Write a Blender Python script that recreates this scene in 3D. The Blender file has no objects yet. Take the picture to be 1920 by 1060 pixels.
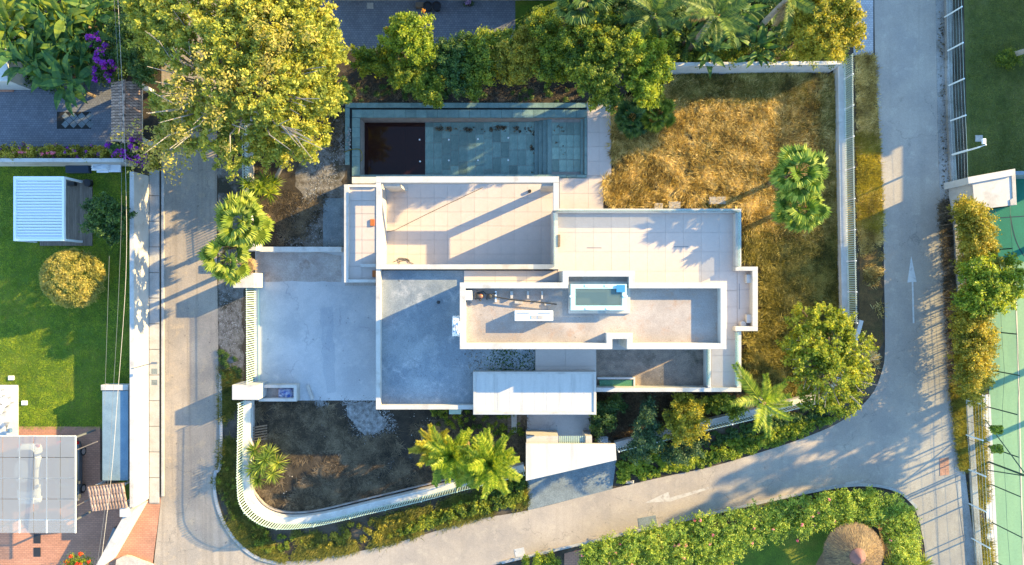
import bpy, math, random
import numpy as np
from mathutils import Vector, Matrix

# ------------------------------------------------------------ camera, light, exposure
scn = bpy.context.scene
COL = scn.collection
H = 52.0            # camera height above the road, metres
PX = 25.0           # photograph pixels per metre at road level
cam_d = bpy.data.cameras.new('camera'); cam = bpy.data.objects.new('camera', cam_d); COL.objects.link(cam)
cam.location = (0, 0, H); cam.rotation_euler = (0, 0, 0)
cam_d.sensor_width = 36; cam_d.lens = 18.0 * H / 38.4
cam_d.clip_end = 3000
scn.camera = cam
ELEV, AZ = math.radians(19.5), math.radians(24)      # sun height; direction to the sun from +X towards +Y
world = bpy.data.worlds.new('World'); scn.world = world; world.use_nodes = True
wn = world.node_tree; bgn = wn.nodes['Background']
sky = wn.nodes.new('ShaderNodeTexSky'); sky.sky_type = 'NISHITA'; sky.sun_disc = False
sky.sun_elevation = ELEV; sky.sun_rotation = math.radians(90) - AZ
sky.air_density = 1.5; sky.dust_density = 0.0; sky.ozone_density = 4.6
wn.links.new(sky.outputs[0], bgn.inputs[0]); bgn.inputs[1].default_value = 0.15
sd = bpy.data.lights.new('sun', 'SUN'); sun = bpy.data.objects.new('sun', sd); COL.objects.link(sun)
sd.energy = 4.3; sd.angle = math.radians(0.5); sd.color = (1.0, 0.73, 0.31)
sdir = Vector((math.cos(ELEV) * math.cos(AZ), math.cos(ELEV) * math.sin(AZ), math.sin(ELEV)))
sun.rotation_euler = sdir.to_track_quat('Z', 'Y').to_euler(); sun.location = (60, 30, 60)
scn.view_settings.view_transform = 'Standard'; scn.view_settings.look = 'None'
scn.view_settings.exposure = 2.0; scn.view_settings.gamma = 1.0
scn.view_settings.use_curve_mapping = False
scn.render.engine = 'CYCLES'

random.seed(7); RNG = np.random.default_rng(11)

# ------------------------------------------------------------ helpers
def W(px, py, z=0.0):
    k = (H - z) / H
    return Vector(((px - 960) / PX * k, (530 - py) / PX * k, z))
def WL(pts, z=0.0): return [W(a, b, z) for a, b in pts]

def tag(o, label=None, cat=None, group=None, kind=None):
    if label: o['label'] = label
    if cat: o['category'] = cat
    if group: o['group'] = group
    if kind: o['kind'] = kind
    return o
def empty(name, loc, label, cat, group=None, rz=0):
    o = bpy.data.objects.new(name, None); COL.objects.link(o)
    o.location = loc; o.rotation_euler = (0, 0, rz); o.empty_display_size = .3
    return tag(o, label, cat, group)
def root_loc(p):
    v = Vector((0, 0, 0))
    while p is not None:
        v += Vector(p.location); p = p.parent
    return v
def link(name, me, mt, parent=None, loc=None):
    if mt is not None and len(me.materials) == 0: me.materials.append(mt)
    o = bpy.data.objects.new(name, me); COL.objects.link(o)
    if parent is not None: o.parent = parent
    if loc is not None: o.location = Vector(loc) - root_loc(parent)
    return o

class MB:
    def __init__(s): s.v = []; s.f = []
    def add(s, vs, fs):
        n = len(s.v); s.v += [tuple(v) for v in vs]; s.f += [tuple(i + n for i in f) for f in fs]; return s
    def box(s, x0, y0, z0, x1, y1, z1):
        if x0 > x1: x0, x1 = x1, x0
        if y0 > y1: y0, y1 = y1, y0
        return s.add([(x0,y0,z0),(x1,y0,z0),(x1,y1,z0),(x0,y1,z0),(x0,y0,z1),(x1,y0,z1),(x1,y1,z1),(x0,y1,z1)],
                     [(0,3,2,1),(4,5,6,7),(0,1,5,4),(1,2,6,5),(2,3,7,6),(3,0,4,7)])
    def prism(s, pts, z0, z1):
        n = len(pts)
        a = sum(pts[i][0]*pts[(i+1)%n][1]-pts[(i+1)%n][0]*pts[i][1] for i in range(n))
        if a < 0: pts = pts[::-1]
        vs = [(p[0],p[1],z0) for p in pts] + [(p[0],p[1],z1) for p in pts]
        fs = [tuple(range(n-1,-1,-1)), tuple(range(n,2*n))] + [(i,(i+1)%n,(i+1)%n+n,i+n) for i in range(n)]
        return s.add(vs, fs)
    def sheet(s, pts, z):
        n = len(pts)
        a = sum(pts[i][0]*pts[(i+1)%n][1]-pts[(i+1)%n][0]*pts[i][1] for i in range(n))
        if a < 0: pts = pts[::-1]
        return s.add([(p[0],p[1],z) for p in pts], [tuple(range(n))])
    def ring(s, pts, t, z0, z1):
        """a wall of thickness t (inside the outline) round a closed outline"""
        n = len(pts)
        a = sum(pts[i][0]*pts[(i+1)%n][1]-pts[(i+1)%n][0]*pts[i][1] for i in range(n))
        if a < 0: pts = pts[::-1]
        inn = inset(pts, t)
        vs = [(p[0],p[1],z) for z in (z0, z1) for q in (pts, inn) for p in q]
        fs = []
        for i in range(n):
            j = (i+1) % n
            fs += [(i,j,j+2*n,i+2*n), (j+n,i+n,i+3*n,j+3*n), (i+2*n,j+2*n,j+3*n,i+3*n), (j,i,i+n,j+n)]
        return s.add(vs, fs)
    def tube(s, pts, r, n=6, cap=True):
        pts = [Vector(p) for p in pts]; m = len(pts); rs = r if isinstance(r, (list, tuple)) else [r]*m
        vs = []
        for i, p in enumerate(pts):
            d = (pts[min(i+1,m-1)] - pts[max(i-1,0)]).normalized()
            up = Vector((0,0,1)) if abs(d.z) < .95 else Vector((1,0,0))
            a = d.cross(up).normalized(); b = d.cross(a)
            for k in range(n):
                t = 2*math.pi*k/n
                vs.append(p + (a*math.cos(t) + b*math.sin(t))*rs[i])
        fs = [(i*n+k, i*n+(k+1)%n, (i+1)*n+(k+1)%n, (i+1)*n+k) for i in range(m-1) for k in range(n)]
        if cap: fs += [tuple(range(n-1,-1,-1)), tuple(range((m-1)*n, m*n))]
        return s.add(vs, fs)
    def lathe(s, c, prof, n=24):
        vs = [(c[0]+r*math.cos(2*math.pi*k/n), c[1]+r*math.sin(2*math.pi*k/n), c[2]+z) for r, z in prof for k in range(n)]
        m = len(prof)
        fs = [(i*n+k, i*n+(k+1)%n, (i+1)*n+(k+1)%n, (i+1)*n+k) for i in range(m-1) for k in range(n)]
        fs += [tuple(range(n-1,-1,-1)), tuple(range((m-1)*n, m*n))]
        return s.add(vs, fs)
    def mesh(s, name, off=(0,0,0)):
        me = bpy.data.meshes.new(name)
        me.from_pydata([(v[0]-off[0], v[1]-off[1], v[2]-off[2]) for v in s.v], [], s.f); me.update()
        return me
    def build(s, name, mt, parent=None, bevel=0, smooth=False):
        o = link(name, s.mesh(name, root_loc(parent)), mt, parent)
        if bevel:
            b = o.modifiers.new('bevel', 'BEVEL'); b.width = bevel; b.segments = 2; b.limit_method = 'ANGLE'
        if smooth:
            for p in o.data.polygons: p.use_smooth = True
        return o

def inset(pts, t):
    n = len(pts); out = []
    for i in range(n):
        p0, p1, p2 = Vector(pts[i-1][:2]), Vector(pts[i][:2]), Vector(pts[(i+1)%n][:2])
        d1 = (p1-p0).normalized(); d2 = (p2-p1).normalized()
        n1 = Vector((-d1.y, d1.x)); n2 = Vector((-d2.y, d2.x))
        m = (n1+n2); m = m/ max(.2, (1+n1.dot(n2)))
        out.append((p1.x+m.x*t, p1.y+m.y*t))
    return out
def offset_line(pts, d):
    out = []; n = len(pts)
    for i in range(n):
        a = Vector(pts[max(i-1,0)][:2]); b = Vector(pts[min(i+1,n-1)][:2])
        t = (b-a).normalized(); out.append((pts[i][0]-t.y*d, pts[i][1]+t.x*d))
    return out
def smooth_line(pts, k=6):
    P = [Vector((p[0], p[1], 0)) for p in pts]; out = []
    for i in range(len(P)-1):
        p0, p1, p2, p3 = P[max(i-1,0)], P[i], P[i+1], P[min(i+2,len(P)-1)]
        for j in range(k):
            t = j/k
            q = .5*((2*p1)+(-p0+p2)*t+(2*p0-5*p1+4*p2-p3)*t*t+(-p0+3*p1-3*p2+p3)*t**3)
            out.append((q.x, q.y))
    out.append((P[-1].x, P[-1].y)); return out
def rough_edge(pts, step=.5, amp=.12, seed=0):
    r = random.Random(seed); out = []; n = len(pts)
    for i in range(n):
        a = Vector(pts[i][:2]); b = Vector(pts[(i+1)%n][:2]); L = (b-a).length; m = max(1, int(L/step))
        nn = Vector((-(b-a).y, (b-a).x))/max(L,1e-6)
        for j in range(m):
            q = a+(b-a)*(j/m) + nn*r.uniform(-amp, amp); out.append((q.x, q.y))
    return out
def along(pts, step):
    """points and directions at equal steps along a polyline"""
    P = [Vector((p[0], p[1])) for p in pts]; res = []; d = 0.0; nxt = 0.0
    for a, b in zip(P, P[1:]):
        L = (b-a).length; t = (b-a)/max(L,1e-9)
        while nxt <= d+L:
            q = a+t*(nxt-d); res.append((q.x, q.y, math.atan2(t.y, t.x))); nxt += step
        d += L
    return res

# ------------------------------------------------------------ materials
def nt_new(name):
    m = bpy.data.materials.new(name); m.use_nodes = True
    return m, m.node_tree, m.node_tree.nodes, m.node_tree.links, m.node_tree.nodes['Principled BSDF']
def c4(c): return (c[0], c[1], c[2], 1)
def mat(name, c1, c2=None, c3=None, s=2.0, big=.25, amt=.5, lo=.55, hi=.65, rough=.85, bump=.15, stretch=(1,1,1), rand=0.0, metal=0.0, grain=.12, spec=.3, rot=0.0):
    m, nt, N, L, P = nt_new(name)
    c2 = c2 or tuple(x*.8 for x in c1)
    tc = N.new('ShaderNodeTexCoord'); mp = N.new('ShaderNodeMapping'); mp.inputs['Scale'].default_value = stretch
    mp.inputs['Rotation'].default_value = (0, 0, rot)
    L.new(tc.outputs['Object'], mp.inputs[0])
    def noise(sc, det=5, ro=.6, mapped=True):
        n = N.new('ShaderNodeTexNoise'); n.inputs['Scale'].default_value = sc; n.inputs['Detail'].default_value = det
        n.inputs['Roughness'].default_value = ro; L.new((mp if mapped else tc).outputs[0 if mapped else 'Object'], n.inputs['Vector']); return n
    def mix(a, b, f, mode='MIX'):
        x = N.new('ShaderNodeMix'); x.data_type = 'RGBA'; x.blend_type = mode
        for v, k in ((f, 0), (a, 6), (b, 7)):
            if hasattr(v, 'node'): L.new(v, x.inputs[k])
            else: x.inputs[k].default_value = v
        return x.outputs[2]
    def ramp(v, a, b):
        r = N.new('ShaderNodeMapRange'); r.inputs[1].default_value = a; r.inputs[2].default_value = b; L.new(v, r.inputs[0]); return r.outputs[0]
    n1 = noise(s); col = mix(c4(c1), c4(c2), ramp(n1.outputs[0], .35, .65))
    if c3:
        n2 = noise(big, 6, .65); col = mix(col, c4(c3), ramp(n2.outputs[0], lo, hi))
    n3 = noise(s*12, 3, .7, False)
    g = N.new('ShaderNodeMapRange'); g.inputs[1].default_value = .3; g.inputs[2].default_value = .7
    g.inputs[3].default_value = 1-grain*1.6; g.inputs[4].default_value = 1+grain; L.new(n3.outputs[0], g.inputs[0])
    hv = N.new('ShaderNodeHueSaturation'); L.new(col, hv.inputs['Color'])
    if rand:
        oi = N.new('ShaderNodeObjectInfo'); rr = N.new('ShaderNodeMapRange'); L.new(oi.outputs['Random'], rr.inputs[0])
        rr.inputs[3].default_value = 1-rand; rr.inputs[4].default_value = 1+rand
        mu = N.new('ShaderNodeMath'); mu.operation = 'MULTIPLY'; L.new(rr.outputs[0], mu.inputs[0]); L.new(g.outputs[0], mu.inputs[1]); L.new(mu.outputs[0], hv.inputs['Value'])
    else: L.new(g.outputs[0], hv.inputs['Value'])
    L.new(hv.outputs[0], P.inputs['Base Color'])
    P.inputs['Roughness'].default_value = rough; P.inputs['Metallic'].default_value = metal
    P.inputs['Specular IOR Level'].default_value = spec
    if bump:
        b = N.new('ShaderNodeBump'); b.inputs['Strength'].default_value = bump; b.inputs['Distance'].default_value = .05
        L.new(n3.outputs[0], b.inputs['Height']); L.new(b.outputs[0], P.inputs['Normal'])
    return m
def worn(name, c1, c2, c3, crack=(.09,.085,.08), cs=.28, cw=.012, streak=0.0, blot=.22, spots=.12):
    """paving with blotches, aggregate, cracks, patches and (streak) wheel marks along Y"""
    m, nt, N, L, P = nt_new(name)
    tc = N.new('ShaderNodeTexCoord').outputs['Object']
    def noise(sc, det=6, ro=.62, vec=tc, out=0):
        n = N.new('ShaderNodeTexNoise'); n.inputs['Scale'].default_value = sc; n.inputs['Detail'].default_value = det; n.inputs['Roughness'].default_value = ro; L.new(vec, n.inputs['Vector']); return n.outputs[out]
    def mr(v, a, b, c=0, d=1):
        r_ = N.new('ShaderNodeMapRange'); r_.interpolation_type = 'SMOOTHSTEP'
        for k, x in zip((1,2,3,4), (a,b,c,d)): r_.inputs[k].default_value = x
        L.new(v, r_.inputs[0]); return r_.outputs[0]
    def mix(a, b, f):
        x = N.new('ShaderNodeMix'); x.data_type = 'RGBA'
        for v, k in ((f,0),(a,6),(b,7)):
            if hasattr(v, 'node'): L.new(v, x.inputs[k])
            else: x.inputs[k].default_value = v
        return x.outputs[2]
    def mul(a, b):
        x = N.new('ShaderNodeMath'); x.operation = 'MULTIPLY'; L.new(a, x.inputs[0])
        if hasattr(b, 'node'): L.new(b, x.inputs[1])
        else: x.inputs[1].default_value = b
        return x.outputs[0]
    col = mix(c4(c1), c4(c2), mr(noise(.35), .38, .62))
    col = mix(col, c4(c3), mul(mr(noise(1.1, 8, .7), .50, .72), .8))
    if streak:
        mp = N.new('ShaderNodeMapping'); mp.inputs['Scale'].default_value = (2.6,.08,1); L.new(tc, mp.inputs[0])
        col = mix(col, c4(tuple(x*.72 for x in c1)), mul(mr(noise(1.0, 4, .5, mp.outputs[0]), .48, .7), streak))
    # cracks: edges of large cells, bent by noise, present only in places
    va = N.new('ShaderNodeVectorMath'); va.operation = 'ADD'; sc_ = N.new('ShaderNodeVectorMath'); sc_.operation = 'SCALE'; sc_.inputs['Scale'].default_value = 1.6
    L.new(noise(.9, 5, .6, tc, 1), sc_.inputs[0]); L.new(tc, va.inputs[0]); L.new(sc_.outputs[0], va.inputs[1])
    vo = N.new('ShaderNodeTexVoronoi'); vo.feature = 'DISTANCE_TO_EDGE'; vo.inputs['Scale'].default_value = cs; L.new(va.outputs[0], vo.inputs['Vector'])
    cm = mul(mr(vo.outputs['Distance'], 0, cw, 1, 0), mr(noise(.22, 3), .48, .58))
    col = mix(col, c4(crack), mul(cm, .38))
    # small dark spots
    col = mix(col, c4(tuple(x*.45 for x in c2)), mul(mr(noise(3.2, 2, .5), .70, .76), .7*spots/.12))
    fine = mr(noise(16, 3, .8), .3, .7, 1-blot*.6, 1+blot*.5); big = mr(noise(.12, 3, .5), .35, .65, 1-blot*.35, 1+blot*.3)
    hv = N.new('ShaderNodeHueSaturation'); L.new(col, hv.inputs['Color']); L.new(mul(fine, big), hv.inputs['Value']); L.new(hv.outputs[0], P.inputs['Base Color'])
    P.inputs['Roughness'].default_value = .88; P.inputs['Specular IOR Level'].default_value = .25
    b = N.new('ShaderNodeBump'); b.inputs['Strength'].default_value = .2; b.inputs['Distance'].default_value = .04; L.new(fine, b.inputs['Height']); L.new(b.outputs[0], P.inputs['Normal'])
    return m
def leafmat(name, a, b, c, trans=.35, rough=.55):
    m, nt, N, L, P = nt_new(name)
    at = N.new('ShaderNodeAttribute'); at.attribute_name = 'hue'
    cr = N.new('ShaderNodeValToRGB'); e = cr.color_ramp.elements
    e[0].color = c4(a); e[1].color = c4(c); e[1].position = .95; k = e.new(.5); k.color = c4(b); e[0].position = .05
    tc = N.new('ShaderNodeTexCoord'); n = N.new('ShaderNodeTexNoise'); n.inputs['Scale'].default_value = .8; n.inputs['Detail'].default_value = 4
    L.new(tc.outputs['Object'], n.inputs['Vector'])
    oi = N.new('ShaderNodeObjectInfo'); 
    ad = N.new('ShaderNodeMath'); ad.operation = 'MULTIPLY_ADD'; L.new(n.outputs[0], ad.inputs[0]); ad.inputs[1].default_value = 1.6
    a2 = N.new('ShaderNodeMath'); a2.operation = 'ADD'; a2.inputs[1].default_value = -.80; L.new(at.outputs['Fac'], a2.inputs[0]); L.new(a2.outputs[0], ad.inputs[2])
    L.new(ad.outputs[0], cr.inputs[0])
    tr = N.new('ShaderNodeBsdfTranslucent'); mx = N.new('ShaderNodeMixShader'); mx.inputs[0].default_value = trans
    L.new(cr.outputs[0], P.inputs['Base Color']); P.inputs['Roughness'].default_value = rough; P.inputs['Specular IOR Level'].default_value = .35
    gm = N.new('ShaderNodeMix'); gm.data_type = 'RGBA'; gm.blend_type = 'MULTIPLY'; gm.inputs[0].default_value = 1; L.new(cr.outputs[0], gm.inputs[6]); gm.inputs[7].default_value = (1.6, 1.5, .7, 1)
    L.new(gm.outputs[2], tr.inputs[0]); L.new(P.outputs[0], mx.inputs[1]); L.new(tr.outputs[0], mx.inputs[2])
    L.new(mx.outputs[0], N['Material Output'].inputs[0]); return m
def brickmat(name, c1, c2, mortar, bw=.22, bh=.11, rough=.8, rot=0.0, m_size=.012):
    m, nt, N, L, P = nt_new(name)
    tc = N.new('ShaderNodeTexCoord'); mp = N.new('ShaderNodeMapping'); mp.inputs['Rotation'].default_value = (0,0,rot)
    L.new(tc.outputs['Object'], mp.inputs[0]); b = N.new('ShaderNodeTexBrick'); L.new(mp.outputs[0], b.inputs['Vector'])
    b.inputs['Scale'].default_value = 1; b.inputs['Brick Width'].default_value = bw; b.inputs['Row Height'].default_value = bh
    b.inputs['Mortar Size'].default_value = m_size; b.inputs['Color1'].default_value = c4(c1); b.inputs['Color2'].default_value = c4(c2); b.inputs['Mortar'].default_value = c4(mortar)
    n = N.new('ShaderNodeTexNoise'); n.inputs['Scale'].default_value = .7; n.inputs['Detail'].default_value = 6; L.new(tc.outputs['Object'], n.inputs['Vector'])
    r = N.new('ShaderNodeMapRange'); L.new(n.outputs[0], r.inputs[0]); r.inputs[3].default_value = .65; r.inputs[4].default_value = 1.35
    h = N.new('ShaderNodeHueSaturation'); L.new(b.outputs[0], h.inputs['Color']); L.new(r.outputs[0], h.inputs['Value']); L.new(h.outputs[0], P.inputs['Base Color'])
    bp = N.new('ShaderNodeBump'); bp.inputs['Strength'].default_value = .4; bp.inputs['Distance'].default_value = .01; bp.invert = True
    L.new(b.outputs['Fac'], bp.inputs['Height']); L.new(bp.outputs[0], P.inputs['Normal']); P.inputs['Roughness'].default_value = rough
    return m
def plain(name, c, rough=.4, metal=0, trans=0, alpha=1, emis=0, ior=1.45):
    m, nt, N, L, P = nt_new(name)
    P.inputs['Base Color'].default_value = c4(c); P.inputs['Roughness'].default_value = rough; P.inputs['Metallic'].default_value = metal
    P.inputs['Transmission Weight'].default_value = trans; P.inputs['Alpha'].default_value = alpha; P.inputs['IOR'].default_value = ior
    return m
def sheetmat(name, c, fac, rough=.3):
    """thin see-through sheet: part opaque and light-scattering, part clear"""
    m, nt, N, L, P = nt_new(name)
    P.inputs['Base Color'].default_value = c4(c); P.inputs['Roughness'].default_value = rough
    t = N.new('ShaderNodeBsdfTransparent'); t.inputs[0].default_value = (.93,.97,.96,1); mx = N.new('ShaderNodeMixShader'); mx.inputs[0].default_value = fac
    L.new(t.outputs[0], mx.inputs[1]); L.new(P.outputs[0], mx.inputs[2]); L.new(mx.outputs[0], N['Material Output'].inputs[0]); return m

MT = dict(
 soil=mat('soil', (.075,.055,.036), (.04,.032,.022), (.12,.10,.075), s=1.6, big=.35, lo=.5, hi=.68, bump=.5, grain=.35),
 darksoil=mat('dark_soil', (.058,.045,.032), (.030,.024,.018), (.11,.09,.07), s=1.8, big=.5, lo=.56, hi=.72, bump=.6, grain=.4),  # dark earth, taken darker to stand in for shade on the south yard
 gravel=mat('gravel', (.26,.24,.22), (.10,.085,.07), (.05,.045,.03), s=2.5, big=.5, lo=.5, hi=.62, bump=.6, grain=.4),
 whitegravel=mat('white_gravel', (.36,.36,.36), (.16,.155,.15), s=3, bump=.5, grain=.4),
 drysoil=mat('dry_soil', (.15,.09,.032), (.07,.045,.018), (.07,.065,.02), s=1.5, big=.3, lo=.5, hi=.65, bump=.5, grain=.35),
 road=worn('road_asphalt', (.37,.315,.262), (.31,.27,.235), (.43,.37,.30), streak=.25, spots=.08),
 lane=worn('lane_concrete', (.345,.29,.235), (.27,.235,.20), (.42,.33,.23), streak=.8, blot=.3),
 gutter=worn('gutter_concrete', (.34,.32,.30), (.24,.22,.20), (.12,.10,.07), blot=.4),
 walk=mat('sidewalk_concrete', (.42,.41,.40), (.33,.32,.31), s=1.2, bump=.2, rand=.06, grain=.12),
 drive=worn('drive_concrete', (.46,.46,.47), (.38,.39,.41), (.52,.51,.50), crack=(.16,.17,.2), cs=.20, cw=.014, blot=.18),
 drivepatch=worn('drive_patch', (.40,.41,.43), (.34,.36,.39), (.46,.46,.47), crack=(.16,.17,.2), blot=.2),
 canopy=mat('canopy_render', (.53,.51,.49), (.49,.475,.455), (.38,.365,.345), s=1.2, big=.6, lo=.52, hi=.72, bump=.08, grain=.05, stretch=(2.5,.25,1)),
 driveold=mat('stained_concrete', (.40,.37,.35), (.30,.26,.24), (.20,.13,.10), s=1.0, big=.4, lo=.58, hi=.7, bump=.15, grain=.15),
 bluewalk=mat('mossy_slab', (.20,.24,.26), (.14,.17,.19), s=1.2, bump=.2, grain=.2),
 roofB=worn('roof_concrete', (.28,.31,.33), (.19,.225,.26), (.42,.43,.44), crack=(.12,.14,.17), cs=.5, cw=.02, blot=.35),
 roofC=worn('upper_roof_render', (.43,.375,.335), (.33,.285,.255), (.38,.26,.19), crack=(.25,.2,.17), cs=.6, cw=.015, blot=.28, spots=.1),
 white=mat('white_render', (.50,.475,.45), (.455,.435,.41), (.34,.315,.29), s=1.4, big=.9, lo=.52, hi=.72, bump=.08, grain=.07),
 whiteold=mat('weathered_white_render', (.60,.585,.57), (.50,.485,.47), (.33,.31,.29), s=1.2, big=.9, lo=.58, hi=.75, bump=.1, grain=.08),
 tile=mat('beige_tile', (.53,.455,.41), (.48,.41,.37), s=1.0, bump=.04, rand=.03, grain=.04, rough=.6),
 tile2=mat('terrace_tile', (.50,.43,.385), (.455,.39,.35), (.40,.335,.295), s=.6, big=.3, lo=.5, hi=.7, bump=.04, rand=.025, grain=.04, rough=.6),
 tilestain=mat('stained_tile', (.48,.42,.385), (.42,.37,.34), (.40,.20,.12), s=.9, big=.75, lo=.60, hi=.74, bump=.05, rand=.02, grain=.06, rough=.6),
 tilejoint=mat('pale_tile_joint', (.46,.41,.37), (.40,.36,.33), s=3),
 joint=mat('joint_mortar', (.30,.27,.24), (.22,.20,.18), s=3),
 pooltile=mat('pool_stone', (.19,.285,.255), (.12,.21,.195), (.12,.115,.09), s=2.2, big=.6, lo=.62, hi=.75, bump=.1, rand=.28, rough=.5, grain=.2),
 coping=mat('pool_coping', (.17,.26,.25), (.12,.20,.20), s=2, bump=.1, rand=.1, rough=.5, grain=.15),
 dark=mat('dark_channel', (.02,.02,.02), (.03,.03,.03), s=4),
 dirt=mat('planter_dirt', (.36,.285,.225), (.22,.18,.15), (.08,.075,.055), s=1.7, big=.5, lo=.54, hi=.68, bump=.6, grain=.35),
 lawn=mat('lawn', (.095,.155,.010), (.06,.105,.008), (.18,.19,.02), s=1.2, big=.3, lo=.5, hi=.7, bump=.5, grain=.3),
 lawnE=mat('sports_lawn', (.10,.115,.025), (.07,.09,.018), (.15,.145,.04), s=1.6, big=.3, lo=.5, hi=.7, bump=.4, grain=.25),
 court=mat('court_green', (.225,.36,.21), (.20,.33,.20), (.17,.29,.18), s=.5, big=.2, lo=.5, hi=.7, bump=.05, grain=.05, stretch=(3,.5,1)),
 courtdark=mat('court_dark_part', (.012,.16,.11), (.01,.13,.09), s=.6, bump=.05, grain=.05),
 navy=mat('court_line_blue', (.01,.03,.06), (.012,.03,.05), s=3),
 paint=mat('road_paint', (.50,.46,.42), (.43,.40,.36), (.33,.29,.26), s=3, big=2.5, lo=.50, hi=.62, grain=.15),
 paintbright=mat('brightened_road_paint', (.62,.61,.59), (.54,.53,.51), (.40,.38,.36), s=3, big=2.5, lo=.56, hi=.7, grain=.12),  # lighter copy of the road paint, lifted because its arrow lies in shade
 linepaint=mat('court_line_paint', (.62,.52,.40), (.55,.47,.38), s=3),
 terra=brickmat('terracotta_paving', (.46,.22,.14), (.38,.18,.115), (.24,.13,.09), bw=.28, bh=.14),
 greybrick=brickmat('grey_brick_paving', (.17,.18,.21), (.125,.135,.165), (.07,.075,.09), bw=.2, bh=.16),
 palebrick=brickmat('pale_brick_paving', (.42,.41,.42), (.34,.33,.35), (.2,.2,.2), bw=.2, bh=.14),
 clay=mat('clay_roof_tile', (.60,.36,.18), (.42,.22,.11), (.12,.09,.07), s=4, big=3, lo=.5, hi=.6, bump=.3, rand=.35, grain=.25),
 clayold=mat('old_clay_roof_tile', (.48,.33,.25), (.24,.15,.12), (.07,.055,.05), s=4, big=3, lo=.48, hi=.6, bump=.3, rand=.35, grain=.25),
 wood=mat('deck_wood', (.22,.18,.15), (.15,.125,.105), s=3, stretch=(4,.5,1), rand=.15, grain=.2),
 palletwood=mat('pallet_wood', (.24,.17,.12), (.15,.11,.08), s=4, rand=.15, grain=.2),
 bark=mat('bark', (.22,.17,.13), (.13,.10,.075), s=4, bump=.6, grain=.3),
 palebark=mat('pale_bark', (.40,.35,.29), (.28,.24,.20), s=4, bump=.4, grain=.25),
 metalw=plain('white_painted_metal', (.75,.77,.76), .35), greenw=plain('pale_green_painted_metal', (.40,.52,.46), .4),
 slat=plain('white_louvre_metal', (.72,.76,.80), .4), greymetal=plain('grey_metal', (.18,.19,.20), .45, .3),
 darkgreen=plain('dark_green_metal', (.015,.06,.05), .5), black=plain('black_plastic', (.02,.02,.022), .5),
 rubber=plain('tyre_rubber', (.018,.018,.018), .8), carpaint=plain('silver_grey_car_paint', (.10,.11,.12), .25, .4),
 carwhite=plain('white_car_paint', (.75,.75,.75), .25), glassdark=plain('car_glass', (.012,.015,.02), .08), red=plain('red_lens', (.5,.01,.01), .2),
 chrome=plain('rim_metal', (.55,.55,.56), .3, .8), bluefab=plain('blue_cushion', (.08,.16,.30), .8), navyfab=plain('navy_grey_cover', (.035,.055,.09), .85),
 bluesheet=plain('blue_sheet', (.04,.22,.48), .5),
 whitefab=plain('white_fabric', (.75,.77,.80), .9), bluebag=mat('blue_and_white_bag', (.75,.78,.85), (.05,.12,.45), s=4, bump=.6, grain=.1),
 glass=sheetmat('balustrade_glass', (.35,.55,.58), .35, .1), skyglass=sheetmat('skylight_glass', (.18,.27,.27), .30, .08), framegl=plain('pale_teal_frame', (.45,.66,.66), .3),
 greenglass=sheetmat('green_glass_panel', (.10,.30,.16), .6, .1), poly=sheetmat('milky_polycarbonate', (.33,.33,.34), .55, .4), polyclear=sheetmat('clear_polycarbonate', (.6,.6,.62), .22, .2),
 bluecover=mat('blue_grey_cover', (.17,.25,.31), (.14,.21,.27), (.22,.30,.35), s=1, big=.4, lo=.5, hi=.7, grain=.1, bump=.1),
 pipe=plain('dark_pipe', (.03,.03,.03), .6), copper=plain('copper_fitting', (.35,.15,.09), .4, .5), rust=plain('rusty_bracket', (.40,.12,.03), .8),
 net=sheetmat('fence_netting', (.02,.10,.08), .05, .9), water=None,
 stone=mat('pale_stone', (.5,.46,.42), (.38,.35,.32), s=3, rand=.1, grain=.2), pot=plain('dark_pot', (.02,.02,.025), .6),
 lilac=leafmat('lilac_petals', (.30,.18,.45), (.45,.3,.6), (.6,.5,.7)),
 purple=leafmat('purple_bracts', (.10,.004,.22), (.22,.01,.38), (.42,.04,.42), .3),
 pink=leafmat('pink_petals', (.6,.10,.22), (.75,.18,.30), (.8,.35,.4), .3), redf=leafmat('red_petals', (.55,.02,.01), (.7,.05,.02), (.75,.25,.03), .3),
 orangef=leafmat('orange_leaves', (.6,.2,.02), (.7,.3,.03), (.7,.4,.05), .3),
 l_big=leafmat('yellow_green_leaves', (.10,.15,.03), (.32,.35,.045), (.54,.47,.08), .35),
 l_mid=leafmat('mid_green_leaves', (.043,.091,.012), (.146,.201,.018), (.366,.366,.030), .35),
 l_bright=leafmat('bright_green_leaves', (.06,.11,.012), (.22,.30,.025), (.44,.46,.04), .4),
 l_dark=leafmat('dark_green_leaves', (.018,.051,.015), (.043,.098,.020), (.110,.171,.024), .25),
 l_blue=leafmat('blue_green_leaves', (.022,.055,.027), (.049,.104,.043), (.122,.183,.049), .25),
 l_yel=leafmat('golden_leaves', (.11,.13,.015), (.31,.29,.025), (.50,.42,.05), .4),
 l_topi=leafmat('topiary_leaves', (.146,.159,.037), (.329,.293,.055), (.512,.403,.110), .35),
 l_ole=leafmat('oleander_leaves', (.073,.134,.024), (.244,.354,.043), (.512,.537,.085), .35),
 l_autumn=leafmat('rusty_green_leaves', (.098,.110,.015), (.281,.256,.024), (.512,.390,.049), .35),
 l_gardent=leafmat('garden_tree_leaves', (.07,.11,.012), (.24,.30,.025), (.48,.46,.05), .4),
 l_palmE=leafmat('green_fan_palm_leaves', (.05,.11,.015), (.17,.27,.03), (.46,.50,.08), .35),
 g_lawnE=leafmat('dull_lawn_blades', (.06,.085,.012), (.15,.18,.03), (.26,.27,.06), .3),
 l_rust=leafmat('turning_leaves', (.20,.17,.04), (.36,.31,.06), (.52,.42,.10), .3),
 l_fan=leafmat('fan_palm_leaves', (.05,.10,.015), (.21,.29,.035), (.46,.47,.09), .4),
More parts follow.
